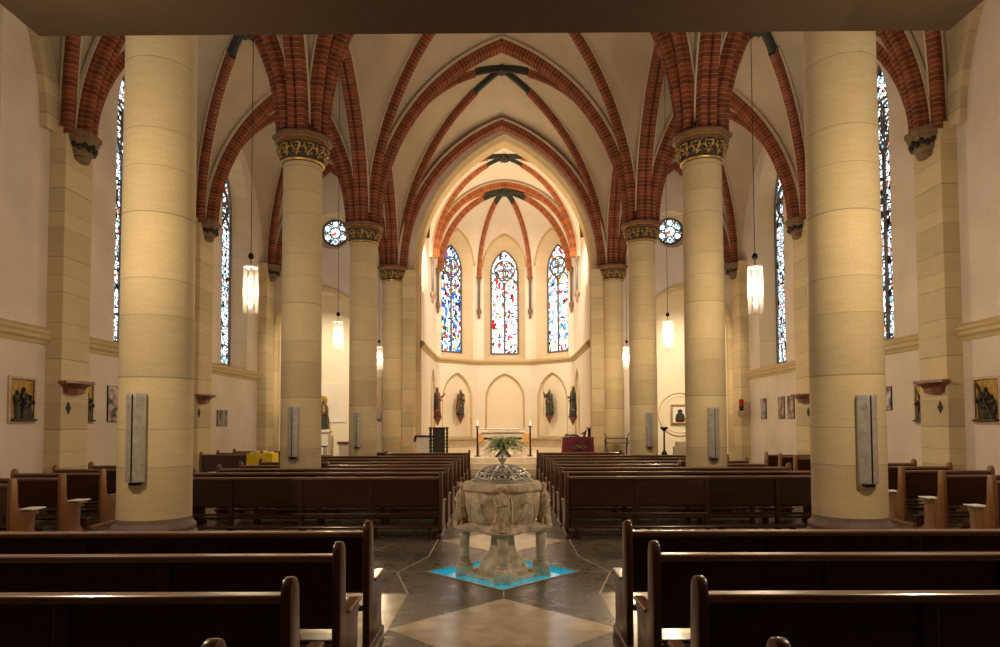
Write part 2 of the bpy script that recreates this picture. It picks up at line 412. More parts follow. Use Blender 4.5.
def bay(ceil, webs, c, zs, boss, zb, apex, offs, diag=PD, brick=BRICK, bossname='boss', ribs=True):
    """c: four plan corners in order; apex[i]: height of the edge arch c[i]-c[i+1]; offs: springer offset per corner"""
    for i in range(4):
        a, b, e = c[i], c[(i + 1) % 4], c[i - 1]
        dq = quarter(off(a, boss, offs[i]), boss, zs[i], zb)
        m1 = ((a[0] + b[0]) / 2, (a[1] + b[1]) / 2); m2 = ((a[0] + e[0]) / 2, (a[1] + e[1]) / 2)
        web(webs, quarter(off(a, b, offs[i]), m1, zs[i], apex[i]), dq)
        web(webs, quarter(off(a, e, offs[i]), m2, zs[i], apex[i - 1]), dq)
        if ribs:
            fillet(diag, dq[:-3], MB().sweep(dq[:-3], diag).build('diagonal_rib', brick, ceil, 'auto', normals=True))
    # carved boss with four painted stubs
    mb = MB(); br = .26 if diag is PD else .2
    mb.lathe([(.001, -.30), (.08, -.31), (.15, -.28), (.19, -.21), (.17, -.12), (.13, -.02), (.13, .05)], 16, (boss[0], boss[1], zb + .06))
    for k in range(8):
        t = 2 * PI * k / 8; mb.ball((boss[0] + .135 * math.cos(t), boss[1] + .135 * math.sin(t), zb - .19), .06, 8, 5)
    for i in range(4):
        q = quarter(off(c[i], boss, offs[i]), boss, zs[i], zb, 60)
        mb.sweep(q[-10:], [(x * .80, y * .80) for x, y in diag])
    mb.build(bossname, GREEN, ceil, 'auto')

def arch_rib(name, p, q, z0, za, o0, o1, prof, mat, parent, z1=None):
    m = ((p[0] + q[0]) / 2, (p[1] + q[1]) / 2); mb = MB()
    mb.sweep(quarter(off(p, q, o0), m, z0, za, 24), prof)
    mb.sweep(quarter(off(q, p, o1), m, z0 if z1 is None else z1, za, 24), prof)
    o = mb.build(name, mat, parent, 'auto')
    if prof in (PT, PD):
        fillet(prof, quarter(off(p, q, o0), m, z0, za, 24), o); fillet(prof, quarter(off(q, p, o1), m, z0 if z1 is None else z1, za, 24), o)
    return o

# ------------------------------------------------------------------ ceilings
ZN, ZNB, ZA, ZAB, ZAR = 12.30, 12.98, 10.85, 10.98, 10.75
nave = empty('ceiling', kind='structure')
webs = MB()
for i in range(4):
    y0, y1 = CY[i], CY[i + 1]
    if i == 3: y1 = YE + .02
    cor = [(-CX, y0), (CX, y0), (CX, y1), (-CX, y1)]
    bay(nave, webs, cor, [ZS] * 4, (0, (y0 + y1) / 2), ZNB, [ZN, ZAR, ZN, ZAR], [.24] * 4)
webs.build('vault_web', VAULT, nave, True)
for i, y in enumerate(CY):
    if i == 4: y = YE - .14
    arch_rib('transverse_arch', (-CX, y), (CX, y), ZS, ZN, .24, .24, PT, BRICK, nave)
for s in (-1, 1):
    al = empty('ceiling', kind='structure'); webs = MB()
    for i in range(4):
        y0, y1, w0, w1 = CY[i], CY[i + 1], WY[i], WY[i + 1]
        if i == 3: y1 = YE + .02; w1 = YE + .02
        cor = [(s * CX, y0), (s * CX, y1), (s * WX, w1), (s * WX, w0)]
        bay(al, webs, cor, [ZS, ZS, ZS - .12, ZS - .12], (s * (CX + WX) / 2, (y0 + y1 + w0 + w1) / 4), ZAB if i < 3 else 11.7, [ZAR, ZA, ZA - .25, ZA], [.24, .24, .30, .30])
        arch_rib('arcade_arch', (s * CX, y0), (s * CX, y1), ZS, ZAR, .24, .24, PT, BRICK, al)
        if i < 3:
            # slim stone wall rib
            arch_rib('wall_rib', (s * (WX - .02), w0), (s * (WX - .02), w1), ZS - .12, ZA - .25, .34, .34, [(.11, -.04), (.11, .34), (-.11, .34), (-.11, -.04)], ASHLAR, al)
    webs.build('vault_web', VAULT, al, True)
    for i in range(4):
        arch_rib('transverse_arch', (s * CX, CY[i]), (s * WX, WY[i]), ZS, ZA, .24, .30, PT, BRICK, al, ZS - .12)
    arch_rib('transverse_arch', (s * CX, YE - .1), (s * WX, YE - .1), ZS, ZA, .24, .30, PD, BRICK, al, ZS - .12)

# chancel vault: one choir bay and the ribbed apse
chan = empty('ceiling', kind='structure'); webs = MB()
CY0, CY1, ZC = YE + .72, 27.0, 8.45
cor = [(XO - CHX, CY0), (XO + CHX, CY0), (XO + CHX, CY1), (XO - CHX, CY1)]
bay(chan, webs, cor, [ZC] * 4, (XO, 25.6), 12.1, [11.95, 10.6, 11.55, 10.6], [.16] * 4, PS, BRICKC)
arch_rib('transverse_arch', (XO - CHX, CY1), (XO + CHX, CY1), ZC, 11.55, .16, .16, PD, BRICKC, chan)
APP = [(XO - CHX, CY1), (XO - CHX, APY), (XO - APS, APE), (XO + APS, APE), (XO + CHX, APY), (XO + CHX, CY1)]
ABOSS = (XO, 28.2); ZAP = 11.68
for i in range(5):
    a, b = APP[i], APP[i + 1]; m1 = ((a[0] + b[0]) / 2, (a[1] + b[1]) / 2); ze = 11.0
    da = quarter(off(a, ABOSS, .16), ABOSS, ZC, ZAP); db = quarter(off(b, ABOSS, .16), ABOSS, ZC, ZAP)
    web(webs, quarter(off(a, b, .12), m1, ZC, ze), da); web(webs, quarter(off(b, a, .12), m1, ZC, ze), db)
for a in APP:
    MB().sweep(quarter(off(a, ABOSS, .16), ABOSS, ZC, ZAP), PS).build('diagonal_rib', BRICKC, chan, 'auto')
qa = quarter(off(APP[0], (XO, CY1), .16), (XO, CY1), ZC, 11.55); qb = quarter(off(APP[5], (XO, CY1), .16), (XO, CY1), ZC, 11.55)
web(webs, qa, quarter(off(APP[0], ABOSS, .16), ABOSS, ZC, ZAP)); web(webs, qb, quarter(off(APP[5], ABOSS, .16), ABOSS, ZC, ZAP))
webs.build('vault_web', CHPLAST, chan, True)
mb = MB().lathe([(.001, -.34), (.10, -.34), (.19, -.28), (.22, -.18), (.18, .02)], 16, (ABOSS[0], ABOSS[1], ZAP + .05))
for a in APP:
    mb.sweep(quarter(off(a, ABOSS, .16), ABOSS, ZC, ZAP, 50)[-11:], [(x * 1.04, y * 1.04 + .003) for x, y in PS])
mb.build('boss', GREEN, chan, 'auto')

# ------------------------------------------------------------------ walls
def pointed(cx, w, z0, zsp, za, n=10):
    """outline of a pointed opening (2-D), from bottom left over the apex"""
    pts = [(cx - w, z0)]
    L = [(p.x, p.z) for p, _, _ in quarter((-w, 0), (0, 0), zsp, za, n)]
    pts += [(cx + x, z) for x, z in L]; pts += [(cx - x, z) for x, z in L[-2::-1]]
    pts.append((cx + w, z0)); return pts
def holed(mb, outer, holes, fn):
    bm = bmesh.new(); es = []
    for loop in [outer] + holes:
        vs = [bm.verts.new((p[0], p[1], 0)) for p in loop]
        es += [bm.edges.new((vs[i], vs[(i + 1) % len(vs)])) for i in range(len(vs))]
    bmesh.ops.triangle_fill(bm, use_beauty=True, use_dissolve=False, edges=es, normal=(0, 0, 1))
    bm.verts.index_update()
    mb.add([fn(v.co.x, v.co.y, 0) for v in bm.verts], [tuple(v.index for v in f.verts) for f in bm.faces]); bm.free()
def band(mb, A, B, fn, da, db, closed=False):
    n = len(A); vs = [fn(p[0], p[1], da) for p in A] + [fn(p[0], p[1], db) for p in B]
    mb.add(vs, [(i, (i + 1) % n, n + (i + 1) % n, n + i) for i in range(n if closed else n - 1)])
def offset_outline(pts, k):
    """grow a closed outline by k along its outward normals"""
    n = len(pts); area = sum(pts[i][0] * pts[(i + 1) % n][1] - pts[(i + 1) % n][0] * pts[i][1] for i in range(n)); sg = 1 if area > 0 else -1
    out = []
    for i in range(n):
        a, b = Vector(pts[i - 1]), Vector(pts[(i + 1) % n]); t = (b - a).normalized()
        out.append((pts[i][0] + sg * t.y * k, pts[i][1] - sg * t.x * k))
    return out

win_n = [0]
def window(origin, ex, w, z0, zsp, za, glass, bars, stone=SHAFT, quat=True):
    """a two-light window; ex: unit vector along the wall, outward = into the wall. Structure with parts."""
    win_n[0] += 1
    r = empty('window_%d' % win_n[0], origin, math.atan2(ex[1], ex[0]), kind='structure')
    o = pointed(0, w, z0, zsp, za, 12)
    MB().prism(o, lambda a, b, d: (a, d, b), .0, .012).build('glass', glass, r)
    t = MB()
    def rod(pts, rr, closed=False): t.tube([(a, -.02, b) for a, b in pts], rr, 8, True, closed)
    rod(o[1:-1], .045); rod([o[0], o[1]], .045); rod([o[-1], o[-2]], .045); rod([o[0], o[-1]], .05)
    zl = zsp - .75
    rod([(0, z0), (0, zl + .30)], .045)
    for s in (-1, 1):
        l = pointed(s * w / 2, w / 2, z0, zl, zl + w * .85, 7)[1:-1]; rod(l, .035)
    rc = w * .74; zc = zl + w * .85 + rc * .72
    rod([(rc * math.cos(2 * PI * k / 24), zc + rc * math.sin(2 * PI * k / 24)) for k in range(24)], .035, True)
    if quat:
        for k in range(4):
            a = PI / 4 + k * PI / 2
            rod([(rc * .46 * math.cos(a) + rc * .44 * math.cos(2 * PI * j / 14), zc + rc * .46 * math.sin(a) + rc * .44 * math.sin(2 * PI * j / 14)) for j in range(14)], .03, True)
    t.build('tracery', stone, r, True)
    nb = int((zsp - z0) / bars)
    for k in range(1, nb + 1):
        MB().box(-w, w, -.03, -.012, z0 + k * bars - .014, z0 + k * bars + .014).build('saddle_bar', DARKM, r)
    return r

ZSILL, ZWSP, ZWA = 3.42, 8.35, 9.95
def side_wall(s):
    name = 'wall_left' if s < 0 else 'wall_right'
    fn = lambda y, z, d: (s * (WX + d), y, z)
    mb = MB(); jm = MB(); wins = []
    for i in range(4):
        y = (WY[i] + (WY[i + 1] if i < 3 else WY[4])) / 2
        if i == 3: y = 20.5
        if i == 2: y = 15.12
        wins.append(y)
    outer = [(YB, 0), (YE, 0), (YE, 11.6), (YB, 11.6)]
    holes = [pointed(y, 1.0, ZSILL - .12, ZWSP, ZWA + .35) for y in wins]
    holed(mb, outer, holes, fn); w = mb.build(name, PLASTER); tag(w, kind='structure')
    for y, h in zip(wins, holes):
        g = pointed(y, .70, ZSILL + .10, ZWSP, ZWA); band(jm, h + [h[0]], g + [g[0]], fn, 0, .50)
    jm.build('window_jamb', JAMB, w, 'auto')
    for y in wins:
        window((s * (WX + .48), y, 0), (0, 1) if s < 0 else (0, -1), .70, ZSILL + .10, ZWSP, ZWA, AISLEG, .62)
    # string course, interrupted by the pilasters
    prof = [(0, 3.10), (.03, 3.10), (.05, 3.16), (.10, 3.20), (.10, 3.26), (.14, 3.30), (.14, 3.34), (.02, 3.42), (0, 3.42)]
    edges = [YB] + [v for y in WY for v in (y - .40, y + .40)] + [YE]
    for k in range(0, len(edges), 2):
        if edges[k + 1] - edges[k] < .3: continue
        MB().prism(prof, lambda a, b, d: (s * (WX - a), d, b), edges[k], edges[k + 1]).build('string_course', TRIMST, w)
    for i, y in enumerate(WY):
        if i == 0: continue
        pm = MB().cbox(min(s * (WX - .30), s * (WX + .05)), max(s * (WX - .30), s * (WX + .05)), y - .40, y + .40, 0, 7.15, .012)
        pm.build('pilaster', ASHLAR, w)
        q = MB(); n = 10
        # stone wall arch continuing the pilaster upward
        corbel = MB(); xx = s * (WX - .30)
        rings = []
        for r, z in [(.06, 6.60), (.16, 6.62), (.19, 6.68), (.17, 6.70), (.23, 6.76), (.25, 6.86), (.31, 6.94), (.33, 6.96), (.33, 7.02), (.37, 7.04), (.37, 7.12)]:
            rings.append([(xx + r * .95 * math.cos(a) * -s, y + r * 1.0 * math.sin(a), z) for a in [-PI * .5, -PI * .36, -PI * .17, PI * .17, PI * .36, PI * .5]] + [(xx + s * .1, y + r * 1.0, z), (xx + s * .1, y - r * 1.0, z)])
        corbel.loft(rings)
        cb = corbel.build('corbel', CORB, w)
        lv = MB()
        for k in range(9):
            a = -PI * .45 + k * PI * .9 / 8
            lv.ball((xx - s * .25 * math.cos(a), y + .255 * math.sin(a), 6.89 - .05 * (k % 2)), .05, 8, 6, 1, 1, 1.3)
        lv.build('carved_leaf', BRONZE, cb)
    return w
WL = side_wall(-1); WR = side_wall(1)

# rear wall behind the camera, closing the room
tag(MB().box(-WX - .2, WX + .2, YB - .3, YB, 0, 13).build('wall_back', WALLBACK), kind='structure')
tag(MB().box(-WX - .2, WX + .2, YB - .3, CY[0], 13.05, 13.3).build('ceiling', VAULT), kind='structure')

# east walls of the aisles: pointed niche below, round window above
NX, NR, NZS = 6.45, 1.58, 4.85
RX, RZ, RR = 5.96, 8.47, .46
def east_wall(s):
    fn = lambda x, z, d: (s * x, YE + d, z)
    outer = [(CX + .3, 0), (WX + .1, 0), (WX + .1, 12.2), (CX + .3, 12.2)]
    arc = [(NX + NR * math.cos(PI - PI * k / 24), NZS + NR * 1.05 * math.sin(PI * k / 24)) for k in range(25)]
    n_out = [(NX - NR, 0.001)] + arc + [(NX + NR, .001)]
    rose_o = [(RX + .66 * math.cos(2 * PI * k / 28), RZ + .66 * math.sin(2 * PI * k / 28)) for k in range(28)]
    rose_i = [(RX + RR * math.cos(2 * PI * k / 28), RZ + RR * math.sin(2 * PI * k / 28)) for k in range(28)]
    mb = MB(); holed(mb, outer, [n_out, rose_o], fn)
    w = mb.build('wall_east_left' if s < 0 else 'wall_east_right', PLASTER); tag(w, kind='structure')
    j = MB(); band(j, rose_o + [rose_o[0]], rose_i + [rose_i[0]], fn, 0, .30); j.build('window_jamb', JAMB, w, 'auto')
    # niche: stone arch band on the face, deep reveal, rear wall
    inn = [(NX - NR + .17, .001)] + [(NX + (x - NX) * (NR - .17) / NR, NZS + (z - NZS) * (NR - .17) / NR) for x, z in arc] + [(NX + NR - .17, .001)]
    a = MB(); band(a, n_out, inn, fn, -.06, -.02); band(a, n_out, n_out, fn, -.06, .02); band(a, inn, inn, fn, -.03, .12)
    a.build('niche_arch', TRIMST, w)
    b = MB(); band(b, inn, inn, fn, .10, 1.0); b.prism(inn, fn, 1.0, 1.05); b.build('niche', NICHE, w)
    # round window
    win_n[0] += 1
    r = empty('window_%d' % win_n[0], (s * RX, YE + .28, RZ), kind='structure')
    MB().prism([(RR * math.cos(2 * PI * k / 28), RR * math.sin(2 * PI * k / 28)) for k in range(28)], lambda x, z, d: (x, d, z), .01, .022).build('glass', ROSEG, r)
    t = MB(); nn = 6
    t.tube([(RR * math.cos(2 * PI * k / 28), 0, RR * math.sin(2 * PI * k / 28)) for k in range(28)], .045, 8, True, True)
    t.tube([(.19 * math.cos(2 * PI * k / 20), 0, .19 * math.sin(2 * PI * k / 20)) for k in range(20)], .022, 8, True, True)
    for q in range(nn):
        a0 = 2 * PI * q / nn + PI / 6
        t.tube([(.315 * math.cos(a0) + .125 * math.cos(2 * PI * k / 14), 0, .315 * math.sin(a0) + .125 * math.sin(2 * PI * k / 14)) for k in range(14)], .024, 6, True, True)
        # stone web between the foils
        a1 = a0 + PI / nn
        t.prism([(.29 * math.cos(a1), .29 * math.sin(a1)), (.46 * math.cos(a1 - .17), .46 * math.sin(a1 - .17)), (.46 * math.cos(a1 + .17), .46 * math.sin(a1 + .17))], lambda x, z, d: (x, d, z), -.02, .0)
    t.build('tracery', SHAFT, r, True)
    return w
WEL = east_wall(-1); WER = east_wall(1)

# chancel arch wall, between the last columns
def chancel_wall():
    fn = lambda x, z, d: (x, YE + d, z)
    inn = pointed(XO, CHX, .001, ZS - .1, 11.72, 22)
    out = [(-CX - .3, 0), (CX + .3, 0), (CX + .3, 13.4), (-CX - .3, 13.4)]
    mb = MB(); mo = pointed(XO, CHX + .14, .001, ZS - .1, 11.90, 22)
    holed(mb, out, [mo], fn); w = mb.build('wall_chancel_arch', PLASTER); tag(w, kind='structure')
    b = MB(); band(b, mo, inn, fn, -.02, .14); band(b, inn, inn, fn, .14, .75); b.build('arch_soffit', TRIMST, w, 'auto')
    c = MB(); band(c, [(x * 1.0, z) for x, z in inn], [(XO + math.copysign(CHX + .25, x - XO), z + 1.2) for x, z in inn], fn, .75, .75); c.build('arch_rear', CHPLAST, w)
    for s in (-1, 1):
        # respond strip beside the last column
        MB().cbox(min(s * 3.05, s * 3.5), max(s * 3.05, s * 3.5), YE - .30, YE + .02, 0, ZS - .1, .03).build('respond', ASHLAR, w)
chancel_wall()

# chancel + apse walls
def facet(name, a, b, win=None, niche=None, mat=CHPLAST, ztop=12.5):
    a, b = Vector(a), Vector(b); d = (b - a); L = d.length; d.normalize(); nrm = Vector((d.y, -d.x))
    if nrm.dot(Vector((0, 27.5)) - a) > 0: nrm = -nrm           # outward
    fn = lambda u, z, k: (a.x + d.x * u + nrm.x * k, a.y + d.y * u + nrm.y * k, z)
    holes = []; mb = MB(); cu = L / 2
    ho = go = None
    if win:
        ho = pointed(cu, win[0] + .34, 4.62, 9.05, 10.55); go = pointed(cu, win[0], 4.98, 8.85, 9.95); holes.append(ho)
    if niche:
        no = pointed(niche[0], niche[1], FZ + .42, niche[2], niche[3]); holes.append(no)
    holed(mb, [(0, 0), (L, 0), (L, ztop), (0, ztop)], holes, fn)
    w = mb.build(name, mat); tag(w, kind='structure')
    if win:
        j = MB(); band(j, ho + [ho[0]], go + [go[0]], fn, 0, .50); j.build('window_jamb', JAMB, w, 'auto')
        # stone order round the opening
        k = MB(); h2 = offset_outline(ho, .13); band(k, h2[1:-1], ho[1:-1], fn, -.03, -.03); band(k, h2[1:-1], h2[1:-1], fn, -.03, .0); band(k, ho[1:-1], ho[1:-1], fn, -.03, .02)
        k.build('window_arch', TRIMST, w)
        c = fn(cu, 0, .48); ex = d if (Vector((d.y, -d.x)).dot(nrm) < 0) else -d
        window((c[0], c[1], 0), (ex.x, ex.y), win[0], 4.98, 8.85, 9.95, win[1], .78)
    if niche:
        ni = offset_outline(no, -.10); k = MB(); band(k, no, ni, fn, -.02, .06, True); band(k, no, no, fn, -.02, .01, True); k.build('niche_arch', TRIMST, w, 'auto')
        q = MB(); q.prism(ni, fn, .09, .12); band(q, ni, ni, fn, .05, .09, True); q.build('niche', NICHE, w)
    return w, fn, L, nrm
facet('wall_chancel_left', (XO - CHX, YE + .55), (XO - CHX, CY1)); facet('wall_chancel_right', (XO + CHX, CY1), (XO + CHX, YE + .55))
SN = (1.55, .60, 2.95, 4.02)
FAC = {}
FAC['sl'] = facet('wall_apse_left', APP[0], APP[1], None, (1.25, .88, 2.75, 4.0))
FAC['dl'] = facet('wall_apse_northeast', APP[1], APP[2], (.62, APSEL), (1.25, .90, 2.75, 4.0))
FAC['c'] = facet('wall_apse_east', APP[2], APP[3], (.64, APSEC), (APS, .93, 2.80, 4.02))
FAC['dr'] = facet('wall_apse_southeast', APP[3], APP[4], (.62, APSER), (1.25, .90, 2.75, 4.0))
FAC['sr'] = facet('wall_apse_right', APP[4], APP[5], None, (1.25, .88, 2.75, 4.0))

def along(path, prof, name, mat, parent=None, kind=None):
    """mitred moulding along a plan polyline; prof (inset, z)"""
    pts = [Vector(p) for p in path]; rings = []
    for i, p in enumerate(pts):
        ts = []
        if i > 0: ts.append((p - pts[i - 1]).normalized())
        if i < len(pts) - 1: ts.append((pts[i + 1] - p).normalized())
        ns = [Vector((t.y, -t.x)) for t in ts]; n = sum(ns, Vector((0, 0))).normalized(); k = 1 / max(.3, n.dot(ns[0]))
        rings.append([(p.x + n.x * q * k, p.y + n.y * q * k, z) for q, z in prof])
    o = MB().loft(rings, True, True).build(name, mat, parent)
    if kind: tag(o, kind=kind)
    return o
CHP = [(XO - CHX, YE + .75)] + APP[1:5] + [(XO + CHX, YE + .75)]
along(CHP, [(-.02, 4.40), (.05, 4.42), (.06, 4.47), (.14, 4.52), (.15, 4.58), (.10, 4.64), (-.02, 4.68)], 'trim_1', TRIMST, None, 'structure')
along(APP, [(0, FZ), (.36, FZ), (.36, FZ + .06), (.32, FZ + .10), (.32, FZ + .32), (.38, FZ + .34), (.38, FZ + .40), (0, FZ + .40)], 'trim_2', STEPST, None, 'structure')
# corbelled shafts that carry the chancel ribs
def short_shaft(x, y):
    r = empty('wall_shaft', (x, y, 0), 0)
    MB().lathe([(.05, 7.05), (.055, 8.1), (.055, 8.3)], 12).build('shaft', SHAFT, r, True)
    MB().lathe([(.055, 8.28), (.07, 8.30), (.07, 8.33), (.06, 8.35), (.10, 8.46), (.13, 8.50), (.13, 8.58), (.0, 8.6)], 12).build('capital', CORB, r, True)
    MB().lathe([(.0, 6.55), (.03, 6.58), (.06, 6.66), (.05, 6.74), (.10, 6.86), (.11, 6.98), (.08, 7.02), (.06, 7.08), (.0, 7.09)], 12).build('corbel', CORB, r, True)
    tag(r, kind='structure'); return r
for x, y in [(XO - CHX + .12, CY1), (XO - CHX + .10, APY - .06), (XO - APS + .06, APE - .12), (XO + APS - .06, APE - .12), (XO + CHX - .10, APY - .06), (XO + CHX - .12, CY1)]:
    short_shaft(x, y)

# gallery soffit above the camera
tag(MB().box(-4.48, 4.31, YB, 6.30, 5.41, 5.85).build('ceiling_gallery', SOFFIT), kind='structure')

# ------------------------------------------------------------------ floor
fl = MB()
PD_ = [(-.01, 7.48 - .84), (.83, 7.48), (-.01, 7.48 + .84), (-.85, 7.48)]
holed(fl, [(-WX - .1, YB - .1), (WX + .1, YB - .1), (WX + .1, 25.2), (-WX - .1, 25.2)], [PD_], lambda x, y, d: (x, y, 0))
fl.box(-WX - .1, WX + .1, YB - .1, 25.2, -.26, -.20)
fl = fl.build('floor', SLATE); tag(fl, kind='structure')
def inlay(poly, mat, z=.0015, name='floor_inlay'):
    MB().add([(x, y, z) for x, y in poly], [tuple(range(len(poly)))]).build(name, mat, fl)
for yc, hw in [(3.42, .93), (5.40, .93), (9.42, .88), (11.4, .93), (13.4, .93), (15.4, .93)]:
    inlay([(0, yc - hw), (hw, yc), (0, yc + hw), (-hw, yc)], CREAM)
for s in (-1, 1):
    inlay([(s * .93, 1.0), (s * .93, 6.50), (s * 5.1, 6.50), (s * 5.1, 1.0)], CREAM)
    pts = [(s * .93, 18.9), (s * .93, 8.30), (s * 1.18, 7.45), (s * .93, 6.52)]
    for a, b in zip(pts, pts[1:]):
        a, b = Vector(a), Vector(b); n = Vector((b.y - a.y, a.x - b.x)).normalized() * .009
        inlay([tuple(a + n), tuple(b + n), tuple(b - n), tuple(a - n)], WHITEL, .002)
    for a, b in [((s * 1.18, 7.45), (s * 3.2, 8.6)), ((s * .88, 7.48), (s * 1.18, 7.46)), ((s * 1.5, 9.2), (s * 1.9, 8.0))]:
        a, b = Vector(a), Vector(b); n = Vector((b.y - a.y, a.x - b.x)).normalized() * .006
        inlay([tuple(a + n), tuple(b + n), tuple(b - n), tuple(a - n)], WHITEL, .002)
inlay([(-.006, 6.35), (.006, 6.35), (.006, 6.62), (-.006, 6.62)], WHITEL, .002)
# chancel floor with four steps
st = MB().box(-CHX - .6, CHX + .6, 20.65, 31.5, 0.0, FZ).build('floor_chancel', CHFLOOR); tag(st, kind='structure')
for k in range(3):
    MB().cbox(-CHX - .6, CHX + .6, 19.6 + .35 * k, 20.66, .15 * k + .001, .15 * (k + 1), .012).build('step', STEPST, st)
MB().cbox(-CHX - .62, CHX + .62, 20.62, 21.0, FZ - .15, FZ + .004, .012).build('step', STEPST, st)

# ------------------------------------------------------------------ columns
def column(x, y, label, base=True):
    r = empty('stone_column', (x, y, 0), 0, label, 'column', 'sandstone columns of the nave')
    MB().lathe([(.375, .5), (.372, 3.0), (.366, 5.0), (.360, 6.64)], 48).build('shaft', SAND, r, 'auto')
    MB().lathe([(.425, 0), (.425, .36), (.415, .40)], 8, rot=PI / 8).lathe([(.425, .40), (.440, .43), (.435, .47), (.415, .485), (.410, .50), (.424, .52), (.424, .545), (.41, .565), (.39, .58), (.38, .61), (.376, .64)], 48).build('base', PLUM, r, 'auto')
    c = MB().lathe([(.365, 6.580), (.395, 6.597), (.405, 6.618), (.395, 6.639), (.375, 6.647), (.378, 6.723), (.395, 6.832), (.44, 6.924), (.455, 6.933)], 40).build('capital', CAPD, r, 'auto')
    MB().lathe([(.365, 6.584), (.402, 6.597), (.412, 6.615), (.402, 6.635), (.37, 6.643)], 40, caps=False).lathe([(.50, 7.004), (.515, 7.008), (.515, 7.029), (.50, 7.034)], 8, rot=PI / 8, caps=False).build('gilt_ring', GOLD, c, 'auto')
    lv = MB(); n = 12
    for k in range(n):
        a = 2 * PI * k / n
        def P(rr, t, z): return (rr * math.cos(a + t), rr * math.sin(a + t), 6.58 + (z - 6.58) * .84)
        lv.tube([P(.385, 0, 6.69), P(.405, .02, 6.76), P(.43, .09, 6.83), P(.455, .16, 6.89), P(.475, .17, 6.94), P(.48, .10, 6.955), P(.47, .05, 6.92)], [.018, .028, .030, .030, .026, .020, .012], 6)
        lv.tube([P(.40, -.02, 6.76), P(.425, -.11, 6.83), P(.45, -.17, 6.89), P(.465, -.19, 6.94), P(.47, -.12, 6.95)], [.020, .028, .028, .022, .012], 6)
        for t, z, q in [(.20, 6.86, .030), (-.22, 6.87, .030), (.0, 6.87, .026), (.13, 6.75, .034), (-.12, 6.76, .034), (0, 6.94, .03)]:
            lv.ball(P(.42 + (z - 6.75) * .28, t, z), q, 7, 5, 1, 1, .7)
    lv.build('carved_foliage', GOLDD, c, True)
    MB().lathe([(.455, 6.920), (.50, 6.941), (.505, 6.983), (.50, 7.004), (.515, 7.034), (.555, 7.042), (.565, 7.059), (.565, 7.105), (.55, 7.118)], 8, rot=PI / 8).build('abacus', CAPB, r, 'auto')
    return r
places = ['beside the font, nearest the camera', 'second from the font end, rising out of the pews', 'third from the font end, by the last pews', 'engaged at the chancel arch']
for i in range(1, 5):
    for s in (-1, 1):
        column(s * CX - (.045 if (s > 0 and i == 1) else 0), CY[i], 'round sandstone column on the %s of the nave, %s' % ('left' if s < 0 else 'right', places[i - 1]))

# ------------------------------------------------------------------ pews
def make_pew(L, endmat, railmat, bodymat, label, cat='pew'):
    r = empty('pew', (0, 0, 0), 0, label, cat)
    MB().cbox(0, L, 0, .028, .44, .84, .006).build('back_panel', bodymat, r)
    MB().cbox(0, L, -.030, .055, .825, .865, .012).build('top_rail', railmat, r)
    MB().cbox(.03, L - .03, .03, .42, .415, .45, .012).build('seat', bodymat, r)
    MB().cbox(.03, L - .03, -.03, .015, .30, .335, .006).build('lower_rail', bodymat, r)
    k = MB().cbox(.05, L - .05, -.31, -.15, .15, .185, .01).build('kneeler', bodymat, r)
    n = max(1, round(L / 1.03)); 
    for i in range(n + 1):
        x = min(max(.10, L * i / n + (.12 if i < n else -.14)), L - .10); MB().box(x - .02, x + .02, -.30, -.17, .0, .15).build('kneeler_foot', bodymat, k)
    for i in range(1, n):
        x = L * i / n
        MB().cbox(x - .035, x + .035, -.024, .05, 0, .83, .006).build('stile', bodymat, r)
    out = [(-.05, 0), (-.05, .86), (-.040, .902), (-.015, .932), (.02, .942), (.055, .932), (.078, .902), (.088, .86), (.10, .60), (.13, .50), (.20, .475), (.44, .475), (.475, .465), (.48, .44), (.455, .42), (.43, .38), (.425, .16), (.44, .09), (.47, .07), (.47, 0)]
    for x in (-.0275, L - .0275):
        e = MB().bprism(out, lambda a, b, d: (d, a, b), x, x + .055, .016).build('end_panel', endmat, r, 'auto')
        MB().cbox(x - .010, x + .065, -.31, .48, 0, .06, .01).build('floor_runner', endmat, e)
        MB().cbox(x - .012, x + .067, .15, .49, .472, .498, .011).build('arm_cap', railmat, e)
    return r
def put(proto, x, y, label, group):
    o = proto if not proto.get('used') else copy_tree(proto)
    proto['used'] = 1; o.location = (x, y, 0); o['label'] = label; o['group'] = group; return o
P_long = make_pew(4.13, WOODE, WOODR, WOODD, 'x')
P_in = make_pew(2.46, WOODE, WOODR, WOODD, 'x')
P_out = make_pew(.78, WOODE, WOODR, WOODD, 'x')
P_last = make_pew(2.25, WOODE, WOODR, WOODD, 'x')
P_side = make_pew(1.44, OAKE, WOODR, WOODD, 'x')
P_stub = make_pew(2.2, WOODE, WOODR, WOODD, 'x')
SIDE = {-1: 'left', 1: 'right'}
def px(s, L, far=True):
    return -(.92 if far else .985) - L if s < 0 else (.93 if far else .90)
nth = ['nearest the camera', 'second from the camera', 'third from the camera', 'fourth from the camera']
frow = ['first row behind the font', 'second row behind the font', 'third row behind the font', 'fourth row behind the font', 'fifth row behind the font', 'sixth row behind the font', 'seventh row behind the font', 'shorter last row before the chancel steps']
